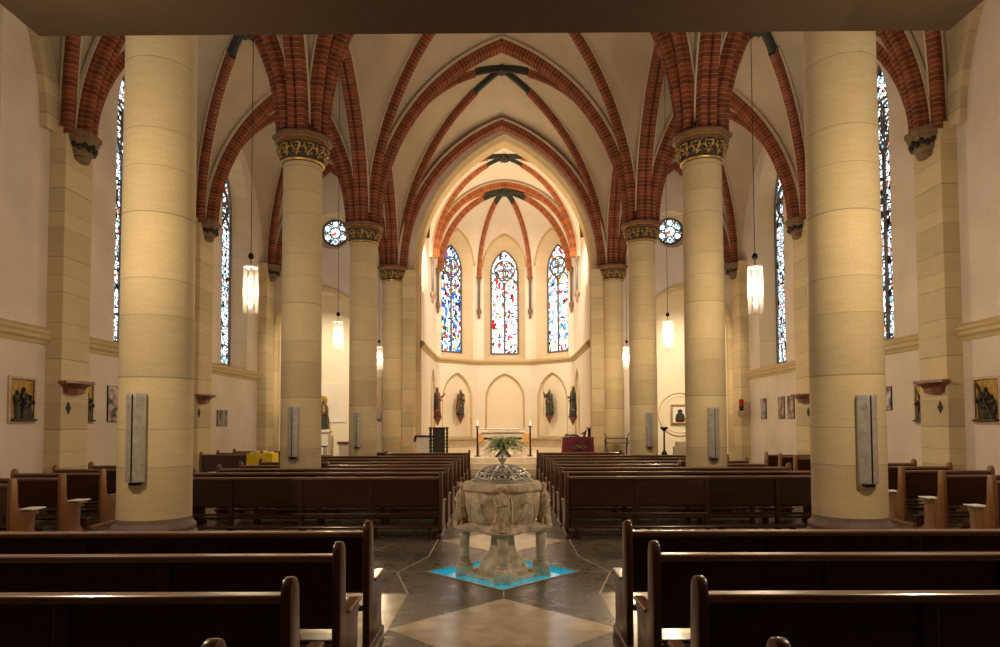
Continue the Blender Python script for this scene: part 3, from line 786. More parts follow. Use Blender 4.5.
for s in (-1, 1):
    sd = SIDE[s]; g = 'nave pews in front of the font'
    put(P_stub, px(s, 2.2, False) + (.03 if s < 0 else 0), 2.19, 'pew %s of the aisle nearest the camera, only its rounded post top showing' % sd, g)
    for i, y in enumerate((3.08, 4.0, 4.86)):
        put(P_long, px(s, 4.13, False), y, 'dark pew %s of the aisle before the font, %s' % (sd, ['lowest of its three glossy rails', 'middle of its three glossy rails', 'farthest of its three glossy rails'][i]), g)
    g = 'nave pews behind the font'
    for i, y in enumerate((9.86, 10.86, 11.86, 12.84, 13.90, 15.12, 16.50, 18.10)):
        lb = 'dark reddish pew %s of the aisle, %s' % (sd, frow[i])
        if i == 3:
            put(P_in, px(s, 2.46), y, lb + ', inside the column', g)
            put(P_out, -5.05 if s < 0 else 4.27, y, 'short dark pew end, fourth row behind the font, outside the second %s column' % sd, g)
        elif i == 7: put(P_last, px(s, 2.25), y, lb, g)
        else: put(P_long, px(s, 4.13), y, lb, g)
    ys = [8.86, 9.86, 10.86, 11.86, 12.88, 13.9] + ([17.6, 18.62, 19.75] if s < 0 else [14.78, 15.60, 16.42])
    ord_ = ['first', 'second', 'third', 'fourth', 'fifth', 'sixth', 'seventh', 'eighth', 'ninth']
    for i, y in enumerate(ys):
        put(P_side, -7.97 if s < 0 else 6.46, y, 'short brown-ended pew in the %s side aisle, %s row from the front' % (sd, ord_[i]), 'side aisle pews')

# white slabs standing in for the gloss on the side pews' seat arms
for s, y, w in [(-1, 8.86, 'first'), (-1, 9.86, 'second'), (1, 8.86, 'first'), (1, 9.86, 'second'), (1, 10.86, 'third')]:
    x = s * 6.46
    tag(MB().cbox(x - .10 - .07 * s * 0, x + .10, y + .17, y + .44, .499, .515, .004).build('arm_gloss', WHITEC),
        'painted gloss on the seat end of the %s side aisle pew in the %s aisle' % (w, SIDE[s]), 'gloss patch', 'gloss patches on the pew ends')

# ------------------------------------------------------------------ figures (carved)
def hand(mb, p, d, k):
    """small carved hand: palm, four fingers of unequal length, thumb"""
    p = Vector(p); d = Vector(d).normalized(); u = d.cross(Vector((0, 0, 1)));
    u = u.normalized() if u.length > .1 else Vector((1, 0, 0)); w = u.cross(d)
    mb.tube([p, p + d * .05 * k], [.020 * k, .024 * k], 7)
    for i, l in enumerate((.042, .052, .048, .036)):
        q = p + d * .045 * k + u * (i - 1.5) * .012 * k
        mb.tube([q, q + d * l * .55 * k, q + d * l * k - w * .012 * k], [.008 * k, .007 * k, .005 * k], 5)
    q = p + d * .012 * k + u * .022 * k; mb.tube([q, q + (d * .6 + u * .7) * .03 * k, q + (d * .9 + u * .5) * .048 * k], [.009 * k, .008 * k, .006 * k], 5)
def fig_meshes(h, seed, arms, sway=.04, wide=1.0, flat=1.0, fold=1.0):
    """meshes of a robed standing figure, feet at 0, facing -Y"""
    rn = random.Random(seed); ph = rn.random() * 6; k = h / 1.7
    body = MB(); n = 40; rings = []
    prof = [(0, .23, .17), (.03, .245, .185), (.12, .225, .17), (.30, .205, .16), (.45, .20, .155), (.56, .185, .14), (.64, .19, .145), (.72, .215, .145), (.79, .225, .13), (.83, .17, .11), (.855, .085, .075), (.875, .055, .055), (.90, .05, .055)]
    for t, rx, ry in prof:
        z = t * h; am = fold * (.13 * max(0, 1 - t * 1.15) + .015); sx = sway * k * math.sin(t * 5 + ph)
        rings.append([(sx + k * wide * rx * math.cos(a) * (1 + am * math.sin(9 * a + ph + t * 4)), k * flat * ry * math.sin(a) * (1 + am * math.sin(7 * a + ph * 2 - t * 5)), z) for a in [2 * PI * i / n for i in range(n)]])
    body.loft(rings)
    head = MB(); hx = sway * k * math.sin(.93 * 5 + ph); hz = .935 * h
    rr = [(.0, -.115), (.035, -.11), (.06, -.08), (.072, -.04), (.078, 0), (.077, .04), (.066, .08), (.04, .108), (0, .115)]
    head.lathe([(max(a, .001) * k, b * k) for a, b in rr], 16, (hx, 0, hz), 0, .92, 1.05)
    head.tube([(hx, -.078 * k, hz + .012 * k), (hx, -.096 * k, hz - .018 * k), (hx, -.078 * k, hz - .026 * k)], [.008 * k, .013 * k, .008 * k], 6)
    for e in (-1, 1):
        head.ball((hx + e * .028 * k, -.070 * k, hz + .012 * k), .011 * k, 6, 4); head.ball((hx + e * .073 * k, .0, hz), .018 * k, 6, 5, .5, 1, 1.3)
    head.tube([(hx - .02 * k, -.074 * k, hz - .05 * k), (hx, -.080 * k, hz - .052 * k), (hx + .02 * k, -.074 * k, hz - .05 * k)], .006 * k, 5)
    hair = MB()
    hr = [(.0, .122), (.045, .115), (.074, .085), (.086, .04), (.088, -.01), (.092, -.06), (.095, -.12), (.07, -.15)]
    m = 18; rg = []
    for a, b in hr:
        rg.append([(hx + k * a * math.cos(t), k * (a * math.sin(t) * 1.06 + .016), hz + k * b) for t in [-.45 + (PI + .9) * i / m for i in range(m + 1)]])
    hair.loft(rg[::-1], False, False)
    sl = MB(); hd = MB(); ends = []
    for side, el, wr in arms:
        sh = Vector((side * .19 * k * wide + hx * .6, -.01 * k, .79 * h)); e = Vector((side * el[0] * k, el[1] * k, el[2] * h)); w = Vector((wr[0] * k, wr[1] * k, wr[2] * h))
        sl.tube([sh, sh.lerp(e, .5), e, e.lerp(w, .5), w], [.062 * k, .062 * k, .058 * k, .055 * k, .060 * k], 10)
        hand(hd, w, w - e, k * 1.25); ends.append(w + (w - e).normalized() * .06 * k)
    cl = MB(); rg = []
    for t, rx, ry in [(.18, .255, .20), (.35, .24, .19), (.52, .225, .18), (.66, .225, .17), (.76, .235, .155), (.82, .19, .125), (.845, .10, .085)]:
        sx = sway * k * math.sin(t * 5 + ph); q = 22
        rg.append([(sx + k * wide * rx * math.cos(a) * (1 + .05 * fold * math.sin(11 * a + t * 3)), k * flat * ry * math.sin(a) * (1 + .05 * fold * math.sin(11 * a)) + .012 * k, t * h + .03 * h * math.sin(a * 2 + ph) * (t < .3)) for a in [-.62 + (PI + 1.24) * i / q for i in range(q + 1)]])
    cl.loft(rg, False, False)
    gold = MB()
    gold.tube([r_[0] for r_ in rg], .013 * k, 6).tube([r_[-1] for r_ in rg], .013 * k, 6).tube(rg[0], .013 * k, 6)
    return dict(body=body, head=head, hair=hair, sleeve=sl, hand=hd, cloak=cl, gold=gold, ends=ends, hx=hx, hz=hz, k=k)

def statue(loc, rz, h, seed, arms, robe, cloak, label, extra=None, group=None):
    r = empty('statue', loc, rz, label, 'statue', group)
    d = fig_meshes(h, seed, arms, .05, 1.25, 1.1)
    b = d['body'].build('robe', robe, r, True); d['head'].build('head', SKIN, r, True)
    d['hair'].build('hair', HAIRD, r, True, normals=False); d['sleeve'].build('sleeve', robe, r, True); d['hand'].build('hand', SKIN, r, True)
    c = d['cloak'].build('cloak', cloak, r, True, normals=False); d['gold'].build('gilt_hem', GOLD, c, True)
    MB().lathe([(.21 * d['k'], 0), (.25 * d['k'], 0.0), (.25 * d['k'], .05 * d['k']), (.22 * d['k'], .06 * d['k'])], 12, (0, 0, -.055 * d['k'])).build('plinth', cloak, r)
    g = MB(); k = d['k']
    for z, x in [(.52, .06), (.36, -.05), (.60, -.09)]: g.ball((x * k, -.16 * k, z * h), .05 * k, 8, 6, 1, .5, 1.5)
    g.build('gilt_fold', GOLD, r, True)
    if extra: extra(r, d)
    return r
def staff(r, d):
    e = d['ends'][0]; MB().tube([(e.x, e.y, .03), (e.x, e.y, d['hz'] + .20 * d['k'])], .014 * d['k'], 8).ball((e.x, e.y, d['hz'] + .23 * d['k']), .05 * d['k'], 10, 7).build('staff', GOLD, r, True)
def book(r, d):
    e = d['ends'][0]; MB().cbox(e.x - .07 * d['k'], e.x + .07 * d['k'], e.y - .03, e.y + .03, e.z - .05, e.z + .12 * d['k'], .004).build('book', GOLD, r)
def crown(r, d):
    k = d['k']; m = MB().lathe([(.082 * k, 0), (.088 * k, .03 * k)], 16, (d['hx'], .008, d['hz'] + .075 * k), caps=False)
    for i in range(8):
        a = 2 * PI * i / 8; m.ball((d['hx'] + .088 * k * math.cos(a), .008 + .088 * k * math.sin(a), d['hz'] + .125 * k), .018 * k, 6, 5, 1, 1, 1.6)
    m.build('crown', GOLD, r, True)
def bracket(loc, rz, label):
    m = MB().lathe([(.0, -.36), (.03, -.345), (.05, -.29), (.09, -.20), (.14, -.10), (.18, -.06), (.18, -.03), (.205, -.02), (.205, 0)], 8, rot=PI / 8)
    return tag(m.build('statue_bracket', SHELFW, None, 'auto', loc=loc), label, 'wall bracket', 'brackets under the apse statues')
AR = {'book': [(-1, (.27, -.10, .60), (-.06, -.25, .64)), (1, (.27, -.06, .58), (.16, -.20, .50))],
      'raise': [(-1, (.34, -.08, .68), (-.33, -.18, .86)), (1, (.27, -.08, .58), (.05, -.24, .62))],
      'reach': [(1, (.30, -.16, .64), (.36, -.34, .74)), (-1, (.27, -.06, .58), (-.08, -.22, .56))]}
def on_facet(key, u, z, k):
    w, fn, L, n = FAC[key]; p = fn(u, z, -k); return p, math.atan2(n.y, n.x) - PI / 2
for key, u, seed, arm, robe, cloak, ex, h, lab, pos in [
    ('sl', 1.25, 3, 'reach', ROBER, ROBEB, book, 1.22, 'carved red-robed figure reaching out an arm, on a bracket on the left apse wall', 'red-robed figure at far left'),
    ('dl', 1.25, 5, 'book', ROBEB, ROBER, book, 1.15, 'carved dark figure in red and gold holding a book, in the niche left of centre', 'book-holding figure left of centre'),
    ('dr', 1.27, 8, 'raise', ROBEB, ROBEB, staff, 1.15, 'carved dark figure raising a staff, in the niche right of centre', 'staff-bearing figure right of centre'),
    ('sr', 1.25, 11, 'book', ROBEB, ROBEB, crown, 1.24, 'carved crowned figure with gilding, on a bracket on the right apse wall', 'crowned figure at far right')]:
    zb_ = 2.06 if key[0] == 'd' else 1.98
    p, rz = on_facet(key, u, zb_, .22 if key[0] == 'd' else .195)
    statue(p, rz, h, seed, AR[arm], robe, cloak, lab, ex, 'apse statues')
    bracket((p[0], p[1], zb_ - .055 * h / 1.7), rz, 'red-brown tapering wall bracket under the %s in the apse' % pos)

# ------------------------------------------------------------------ font and pool
def make_font(x, y):
    r = empty('baptismal_font', (x, y, 0), 0, 'old carved stone baptismal font on columns with a silver domed lid, in the middle aisle', 'font')
    def octo(ra, z, mixr=0): # blends octagon (flat to the front) with circle
        out = []
        for i in range(64):
            a = 2 * PI * i / 64; b = (a + PI / 8) % (PI / 4) - PI / 8
            ro = ra * math.cos(PI / 8) / math.cos(b - 0) if True else ra
            out.append(((mixr * ra * .97 + (1 - mixr) * ro) * math.cos(a), (mixr * ra * .97 + (1 - mixr) * ro) * math.sin(a), z))
        return out
    MB().loft([octo(.12, .53, 1), octo(.30, .525, 1), octo(.352, .55, 1), octo(.392, .60, 1), octo(.415, .66, 1), octo(.428, .74, 1), octo(.436, .83, 1), octo(.438, .88, 1), octo(.425, .895, .4), octo(.445, .905, 0), octo(.465, .925, 0), octo(.465, .965, 0), octo(.45, .995, 0), octo(.40, 1.0, 0)]).build('bowl', FONTST, r, 'auto')
    for k in range(8):
        rb = MB()
        a = PI / 8 + k * PI / 4
        for q in ((-.17,) if k % 2 else (.17,)):
            rb.tube([(rr * math.cos(a + q * t), rr * math.sin(a + q * t), z) for rr, t, z in ((.424, 1.5, .86), (.421, 1.35, .80), (.412, 1.0, .72), (.400, .6, .65), (.380, .25, .60), (.345, .05, .55))], [.006, .009, .009, .009, .008, .004], 6)
        rb.build('carved_rib', FONTST, r, True)
    for sx in (-1, 1): MB().ball((sx * .27, -.40, .815), .022, 8, 6).build('carved_rosette', FONTST, r, True)
    MB().lathe([(.30, -.029), (.30, .06), (.275, .075), (.265, .12), (.245, .14), (.225, .19), (.165, .225), (.15, .28), (.135, .42), (.16, .47), (.26, .51)], 8, rot=PI / 8).build('pedestal', FONTST, r)
    MB().add([(x, y, z) for z in (-.029, .012) for x, y in ((0, -.50), (.50, 0), (0, .50), (-.50, 0))], [(3, 2, 1, 0), (4, 5, 6, 7), (0, 1, 5, 4), (1, 2, 6, 5), (2, 3, 7, 6), (3, 0, 4, 7)]).build('plinth_slab', FONTST, r)
    # projecting ledge joining the four column heads
    def dia(R_, z):
        out = []
        for i in range(64):
            a = 2 * PI * i / 64; q = abs(math.cos(2 * a)) ** 2.2; rr = .345 + (R_ - .345) * q
            out.append((rr * math.cos(a), rr * math.sin(a), z))
        return out
    MB().loft([dia(.47, .465), dia(.53, .475), dia(.55, .495), dia(.54, .515), dia(.49, .535), octo(.34, .57, 1)]).build('ledge', FONTST, r, 'auto')
    arms0 = [(-1, (.25, -.10, .58), (-.07, -.22, .60)), (1, (.25, -.10, .56), (.06, -.22, .66))]
    for k in range(4):
        a = -PI / 2 + k * PI / 2; R_ = .425; cx_, cy_ = R_ * math.cos(a), R_ * math.sin(a)
        c = MB().lathe([(.056, .15), (.056, .40), (.062, .405), (.062, .418), (.056, .435), (.072, .475), (.09, .495)], 16, (cx_, cy_, 0)).build('column', FONTST, r, 'auto')
        MB().cbox(cx_ - .095, cx_ + .095, cy_ - .095, cy_ + .095, -.029, .085, .008).lathe([(.09, .085), (.092, .10), (.075, .115), (.068, .125), (.072, .14), (.058, .152)], 16, (cx_, cy_, 0)).build('column_base', FONTST, c, 'auto')
        f = fig_meshes(.435, 20 + k, arms0, .07, 1.55, 1.5, 2.0)
        mb = MB()
        for q in ('body', 'head', 'hair', 'sleeve', 'hand', 'cloak'): mb.add(f[q].v, f[q].f)
        mb.lathe([(.075, -.015), (.095, -.01), (.095, .0), (.08, .012)], 12)
        # carved canopy of leaves over the head
        for j in range(5): mb.ball((.03 * math.cos(j * 1.26), .02 + .03 * math.sin(j * 1.26), .432 + .012 * (j % 2)), .026, 7, 5)
        o = mb.build('carved_figure', FONTD, r, True, normals=False)
        o.location = (cx_ * 1.09, cy_ * 1.09, .525); o.rotation_euler = (0, 0, a + PI / 2)
    # lid: openwork dome
    lid = empty('lid', (0, 0, 1.0)); lid.parent = r
    MB().lathe([(.33, 0), (.34, .0), (.34, .022), (.325, .03), (.305, .03), (.305, .0)], 40).build('lid_ring', SILVER, lid, 'auto')
    ribs = MB(); R0, hz = .318, .160
    dome = lambda t, a: (R0 * math.cos(t) * math.cos(a), R0 * math.cos(t) * math.sin(a), .02 + hz * math.sin(t))
    for k in range(8):
        a = PI / 8 + k * PI / 4; ribs.tube([dome(t * PI / 2 / 10, a) for t in range(11)], .016, 8)
    ribs.build('dome_rib', SILVER, lid, True)
    sc_ = MB()
    for k in range(8):
        a = k * PI / 4
        for t0, rr, ra in [(.33, .13, .30), (.33, .07, .16), (.33, .12, .10), (.80, .11, .26), (.80, .05, .12)]:
            sc_.tube([dome(t0 + rr * 1.6 * math.sin(q * 2 * PI / 14), a + ra * math.cos(q * 2 * PI / 14)) for q in range(14)], .009, 6, True, True)
    for t in (.12, .55, 1.05): sc_.tube([dome(t, 2 * PI * q / 40) for q in range(40)], .007, 6, True, True)
    sc_.build('openwork', SILVER, lid, True)
    MB().lathe([(.0, .012), (.31, .012), (.28, .06), (.19, .115), (.0, .14)], 32).build('inner_dome', LIDIN, lid, True)
    MB().lathe([(.05, .17), (.035, .185), (.02, .195), (.02, .21), (.03, .215)], 14).ball((0, 0, .255), .048, 16, 10).build('knob', SILVER, lid, True)
    return r
FX, FY = -.01, 7.48
make_font(FX, FY)
pr_ = empty('pool', (FX, FY, 0), 0, 'blue diamond-shaped pool set in the floor around the font', 'pool')
q4 = [(0, -.84), (.84, 0), (0, .84), (-.84, 0)]
MB().add([(x, y, -.03) for x, y in q4] + [(x, y, -.001) for x, y in q4], [(0, 1, 2, 3), (0, 4, 5, 1), (1, 5, 6, 2), (2, 6, 7, 3), (3, 7, 4, 0)]).build('glowing_tile_floor', POOL, pr_, normals=False)
pts = [(0, -.85, .006), (.85, 0, .006), (0, .85, .006), (-.85, 0, .006)]
pe = MB()
for i in range(4):
    a, b = Vector(pts[i]), Vector(pts[(i + 1) % 4]); t = (b - a).normalized(); n = Vector((t.y, -t.x, 0)) * .009
    pe.prism([tuple(a + n)[:2], tuple(b + n)[:2], tuple(b - n)[:2], tuple(a - n)[:2]], lambda x, y, d: (x, y, d), .001, .010)
pe.build('edge_strip', WHITEL, pr_)

# ------------------------------------------------------------------ pendant lamps
lamp_pos = [10.05, 15.42, 20.55]
def make_pendant():
    r = empty('pendant_lamp', (0, 0, 0), 0, 'x', 'pendant lamp', 'glass pendant lamps in the nave arcades')
    MB().tube([(0, 0, 4.24), (0, 0, 10.75)], .006, 6).build('cord', DARKM, r)
    MB().lathe([(.0, 4.16), (.035, 4.17), (.045, 4.21), (.03, 4.25), (.0, 4.26)], 12).tube([(0, 0, 4.0), (0, 0, 4.18)], .008, 6).build('hook', DARKM, r, True)
    MB().lathe([(.02, 4.02), (.10, 4.025), (.105, 4.04), (.02, 4.05)], 16).build('top_plate', SILVER, r)
    for k in range(8):
        a = PI / 8 + k * PI / 4; R_ = .112; d = Vector((math.cos(a), math.sin(a), 0)); t = Vector((-d.y, d.x, 0)); m = MB()
        vs = [tuple(d * (R_ + q) + t * w + Vector((0, 0, z))) for z in (3.33, 4.055) for q in (-.004, .004) for w in (-.036, .036)]
        m.add(vs, [(0, 1, 3, 2), (4, 6, 7, 5), (0, 2, 6, 4), (1, 5, 7, 3), (0, 4, 5, 1), (2, 3, 7, 6)]).build('glass_strip', GLASSP, r)
    for z in (3.50, 3.68, 3.86):
        b = MB().ball((0, 0, z), .038, 12, 8, 1, 1, 1.25).build('bulb', BULB, r, True)
        MB().lathe([(.016, z + .045), (.02, z + .05), (.02, z + .09), (.016, z + .095)], 10).build('socket', SILVER, b)
    return r
proto = make_pendant(); first = True
for s in (-1, 1):
    for i, y in enumerate(lamp_pos):
        o = proto if first else copy_tree(proto); first = False
        o.location = (s * CX, y, 0 if s < 0 else -.04)
        o['label'] = 'lit glass cylinder lamp on the %s of the nave, %s' % (SIDE[s], ['largest and nearest', 'middle of its row', 'smallest, nearest the chancel'][i])

# ------------------------------------------------------------------ column loudspeakers
def make_speaker():
    r = empty('column_speaker', (0, 0, 0), 0, 'x', 'loudspeaker', 'slim loudspeakers on the columns')
    sec = [(-.095, 0), (-.10, -.045), (-.035, -.105), (.035, -.105), (.10, -.045), (.095, 0)]
    MB().bprism(sec, lambda a, b, d: (a, b, d), 0, .92, .005).build('housing', METAL, r, 'auto')
    MB().box(-.006, .006, -.112, -.10, .01, .91).build('seam', DARKM, r)
    for s in (-1, 1):
        g = MB().prism([(s * .096, -.052), (s * .036, -.107), (s * .010, -.109), (s * .010, -.104), (s * .036, -.100), (s * .09, -.046)], lambda a, b, d: (a, b, d), .03, .89)
        gr = g.build('grille', GRILLE, r)
    MB().cbox(-.05, .05, -.07, 0, -.035, .0, .006).build('wall_mount', DARKM, r)
    return r
proto = make_speaker(); first = True
for s in (-1, 1):
    for i in (1, 2, 3):
        o = proto if first else copy_tree(proto); first = False
        yy = CY[i]; th = -PI / 2 + (.0 if s < 0 else -.0) * s
        o.location = (s * CX + .374 * math.cos(th) + s * [0, 0, .02, .07][i] - (.05 if (s > 0 and i == 1) else 0), yy - .374, 1.05 if s < 0 else 1.01); o.rotation_euler = (0, 0, 0)
        o['label'] = 'tall slim grey loudspeaker on the %s column of the nave, %s' % (SIDE[s], ['', 'largest, beside the font', 'second column back', 'third column back'][i])

# ------------------------------------------------------------------ wall fittings
def relief(s, y, z0, z1, w, seed, label):
    """bronze figures on a gilt ground in a pale frame, on the side wall"""
    r = empty('wall_relief', (s * WX, y, 0), -s * PI / 2, label, 'relief', 'stations reliefs on the side walls')
    # local: x along wall, -y... into the room is -Y
    fr = .045; m = MB()
    for a in [(-w / 2 - fr, -w / 2, z0 - fr, z1 + fr), (w / 2, w / 2 + fr, z0 - fr, z1 + fr), (-w / 2, w / 2, z1, z1 + fr), (-w / 2, w / 2, z0 - fr, z0)]: m.cbox(a[0], a[1], -.035, 0, a[2], a[3], .004)
    m.build('frame', PINKF, r); MB().box(-w / 2, w / 2, -.02, 0, z0, z1).build('gilt_ground', GILTB, r)
    e = MB().box(-w / 2, w / 2, -.03, -.02, z0, z1)
    inn = MB()
    for a in [(-w / 2, -w / 2 + .018, z0, z1), (w / 2 - .018, w / 2, z0, z1), (-w / 2, w / 2, z1 - .018, z1)]: inn.box(a[0], a[1], -.03, -.02, a[2], a[3])
    inn.box(-w / 2, w / 2, -.09, -.02, z0, z0 + .035); inn.build('inner_border', BRONZE, r)
    rn = random.Random(seed); hh = (z1 - z0)
    for i, (fx, hf, zz, yo) in enumerate([(-.20, .74, 0, -.035), (.04, .82, 0, -.045), (.24, .62, 0, -.04), (.0, .45, 0, -.075), (-.1, .55, .12, -.03)]):
        d = fig_meshes(hf * hh * .93, seed * 7 + i, [(-1, (.28, -.1, .60), (-.05, -.25, .66)), (1, (.27, -.12, .62), (.14, -.25, .74))], .08, 1.15, .6); mb = MB()
        for q in ('body', 'head', 'hair', 'sleeve', 'cloak'): mb.add(d[q].v, d[q].f)
        o = mb.build('relief_figure', BRONZE, r, True, normals=False); o.location = (fx * w / .9, yo, z0 + .03 + zz * hh * .3)
    if seed % 2: MB().tube([(-.26 * w, -.09, z1 - .10 * hh), (.05, -.11, z0 + .52 * hh), (.33 * w, -.09, z0 + .15 * hh)], .022, 6).build('carved_beam', BRONZE, r)
    return r
relief(-1, 11.44, 1.72, 2.44, .56, 2, 'bronze and gold relief panel in a pale frame, far left edge of the photo')
relief(-1, 13.16, 1.72, 2.44, .50, 4, 'bronze and gold relief half hidden behind the nearest left wall pilaster')
relief(-1, 18.45, 1.72, 2.44, .34, 6, 'narrow dark relief beside the farther left wall pilaster')
relief(1, 11.44, 1.66, 2.38, .56, 3, 'bronze and gold relief of figures with a beam, far right edge of the photo')
relief(1, 13.16, 1.66, 2.38, .50, 5, 'bronze and gold relief half hidden behind the nearest right wall pilaster')
relief(1, 18.45, 1.66, 2.38, .34, 7, 'narrow dark relief beside the farther right wall pilaster')
def console(s, y, z, label):
    r = empty('wall_console', (s * (WX - .30), y, 0), -s * PI / 2, label, 'wall console', 'wooden consoles on the pilasters')
    def ring(w, d, zz): return [(-w, 0, zz), (-w, -d * .45, zz), (-w * .5, -d, zz), (w * .5, -d, zz), (w, -d * .45, zz), (w, 0, zz)]
    MB().loft([ring(.12, .10, z - .24), ring(.22, .18, z - .22), ring(.23, .19, z - .14), ring(.29, .25, z - .07)]).build('bracket', SHELFW, r)
    MB().loft([ring(.31, .27, z - .07), ring(.37, .33, z - .045), ring(.37, .33, z), ring(.35, .32, z + .004)]).build('shelf', SHELFW, r)
for s, dz in ((-1, 0), (1, -.04)):
    console(s, 12.30, 2.45 + dz, 'red-brown wooden console on the %s wall pilaster nearest the camera' % SIDE[s])
    console(s, 17.60, 2.44 + dz, 'red-brown wooden console on the second %s wall pilaster' % SIDE[s])
    for y, w in ((12.22, 'nearest'), (17.5, 'second')):
        r = empty('consecration_cross', (s * (WX - .30), y, 1.96 + dz), -s * PI / 2, 'small dark diamond-shaped cross plaque on the %s %s wall pilaster' % (w, SIDE[s]), 'plaque', 'cross plaques')
        MB().prism([(0, -.12), (.075, 0), (0, .12), (-.075, 0)], lambda a, b, d: (a, d, b), -.012, 0).build('plate', BRONZE, r)
        MB().box(-.012, .012, -.02, -.012, -.09, .09).box(-.055, .055, -.02, -.012, -.012, .012).build('cross', DARKM, r)
def m_photo(name, seed, tint):
    m, nt, bs, out = new_mat(name); co = objco(nt); mp = N(nt, 'ShaderNodeMapping'); mp.inputs['Location'].default_value = (seed * 3.1, 0, seed * 1.7)
    nt.links.new(co, mp.inputs[0]); v = noise(nt, 5, 3, mp.outputs[0])
    nt.links.new(ramp(nt, v, [(.36, (.03, .02, .02)), (.47, tuple(x * .45 for x in tint)), (.58, tint)]), bs.inputs['Base Color']); bs.inputs['Roughness'].default_value = .4
    return m
def picture(s, y0, y1, z0, z1, seed, tint, label, frame=False):
    r = empty('framed_print', (s * WX, (y0 + y1) / 2, 0), -s * PI / 2, label, 'picture', 'prints on the side walls'); w = abs(y1 - y0) / 2
    MB().cbox(-w, w, -.025, 0, z0, z1, .004).build('frame', DARKM, r)
    MB().box(-w + .012, w - .012, -.029, -.025, z0 + .012, z1 - .012).build('print', m_photo('print_image_%d' % seed, seed, tint), r)
picture(-1, 13.92, 14.34, 1.71, 2.48, 1, (.62, .50, .48), 'tall pale print on the left wall just before the nearest left column')
picture(-1, 19.28, 19.98, 1.60, 2.08, 2, (.28, .23, .23), 'small dark print on the left wall below the second left window')
picture(1, 14.24, 14.62, 1.90, 2.42, 3, (.55, .50, .55), 'dark print with a pale patch on the right wall beside the nearest right column')
picture(1, 21.02, 21.45, 1.76, 2.42, 4, (.40, .34, .40), 'tall dark print on the right wall, nearest the red lamp')
picture(1, 19.66, 20.10, 1.76, 2.43, 5, (.40, .27, .24), 'tall brownish print on the right wall, middle of three')
picture(1, 19.0, 19.46, 1.76, 2.43, 6, (.46, .30, .27), 'tall reddish print on the right wall, nearest the wooden console')
# red sanctuary lamp on the far right pilaster
r = empty('sanctuary_lamp', (WX - .34, 22.30, 0), 0, 'small red sanctuary lamp on a stone bracket at the far right pilaster', 'lamp')
MB().lathe([(.06, 2.20), (.075, 2.22), (.075, 2.42), (.06, 2.44)], 12).build('red_glass', REDG, r, True)
MB().lathe([(.05, 2.06), (.08, 2.08), (.06, 2.12), (.085, 2.20), (.075, 2.215)], 12).build('holder', DARKM, r, True)
MB().cbox(-.12, .12, -.05, .14, 1.98, 2.06, .01).loft([[(-.06, -.0, 1.86), (.06, .0, 1.86), (.06, .14, 1.86), (-.06, .14, 1.86)], [(-.12, -.05, 1.98), (.12, -.05, 1.98), (.12, .14, 1.98), (-.12, .14, 1.98)]]).build('bracket', ASHLAR, r)

# ------------------------------------------------------------------ chancel furniture
r = empty('altar', (-.01, 21.85, FZ), 0, 'pale stone altar table on two block legs in the chancel', 'altar')
MB().cbox(-.72, .72, -.36, .36, .76, .88, .012).build('table_slab', CREAM, r)
MB().cbox(-.69, .69, -.33, .33, .60, .76, .01).build('frieze', STEPST, r)
for s in (-1, 1):
    l = MB().cbox(s * .48 - .12, s * .48 + .12, -.28, .28, 0, .56, .012).build('leg', STEPST, r)
    MB().cbox(s * .48 - .13, s * .48 + .13, -.29, .29, .555, .602, .006).build('leg_cap', DARKM, l)
MB().box(-.73, .73, -.37, .37, .881, .892).build('altar_cloth', WHITEC, r)
def candlestick(x, y, z0, hgt, label, candle=True, name='candlestick'):
    r = empty(name, (x, y, z0), 0, label, 'candlestick', 'black candlesticks by the altar')
    MB().lathe([(.11, 0), (.11, .015), (.05, .03), (.032, .05), (.028, hgt * .5), (.036, hgt * .52), (.028, hgt * .55), (.028, hgt - .04), (.07, hgt - .01), (.07, hgt)], 16).build('stand', DARKM, r, 'auto')
    if candle:
        c = MB().lathe([(.047, hgt), (.047, hgt + .17), (.02, hgt + .175)], 16).build('candle', CANDLE, r, 'auto')
        MB().tube([(0, 0, hgt + .17), (.002, 0, hgt + .20)], .004, 5).build('wick', DARKM, c)
candlestick(-.83, 21.5, FZ, .98, 'black floor candlestick with white candle left of the altar')
candlestick(.87, 21.5, FZ, .98, 'black floor candlestick with white candle right of the altar')
# plant in front of the altar
r = empty('potted_fern', (.0, 21.0, FZ), 0, 'bushy green fern in a dark plum pot in front of the altar', 'plant')
MB().lathe([(.0, 0), (.25, 0), (.26, .02), (.14, .18), (.10, .22), (.12, .26), (.0, .25)], 20).build('pot', POTP, r, 'auto')
rn = random.Random(5); f1 = MB(); f2 = MB()
for k in range(96):
    a = rn.random() * 2 * PI; L = rn.uniform(.34, .80); up = rn.uniform(.05, .46); fm = f1 if k % 3 else f2; pts = []
    for q in range(7):
        t = q / 6; pts.append(Vector((L * t * math.cos(a), L * t * math.sin(a) * .48, .26 + up * math.sin(t * 2.3) - .18 * t * t)))
    fm.tube(pts, [.006] * 6 + [.002], 4)
    d = Vector((-math.sin(a), math.cos(a), .15))
    for q in range(1, 7):
        for sg in (-1, 1):
            b = pts[q]; e = b + d * sg * .10 * (1.1 - q / 8) + (pts[q] - pts[q - 1]) * .6 + Vector((0, 0, -.015)); m_ = (b + e) / 2; w = (pts[q] - pts[q - 1]).normalized() * .018
            fm.add([tuple(b), tuple(m_ + w), tuple(e), tuple(m_ - w)], [(0, 1, 2, 3)])
f1.build('fronds', LEAFG, r, normals=False); f2.build('dry_fronds', LEAFY, r, normals=False)
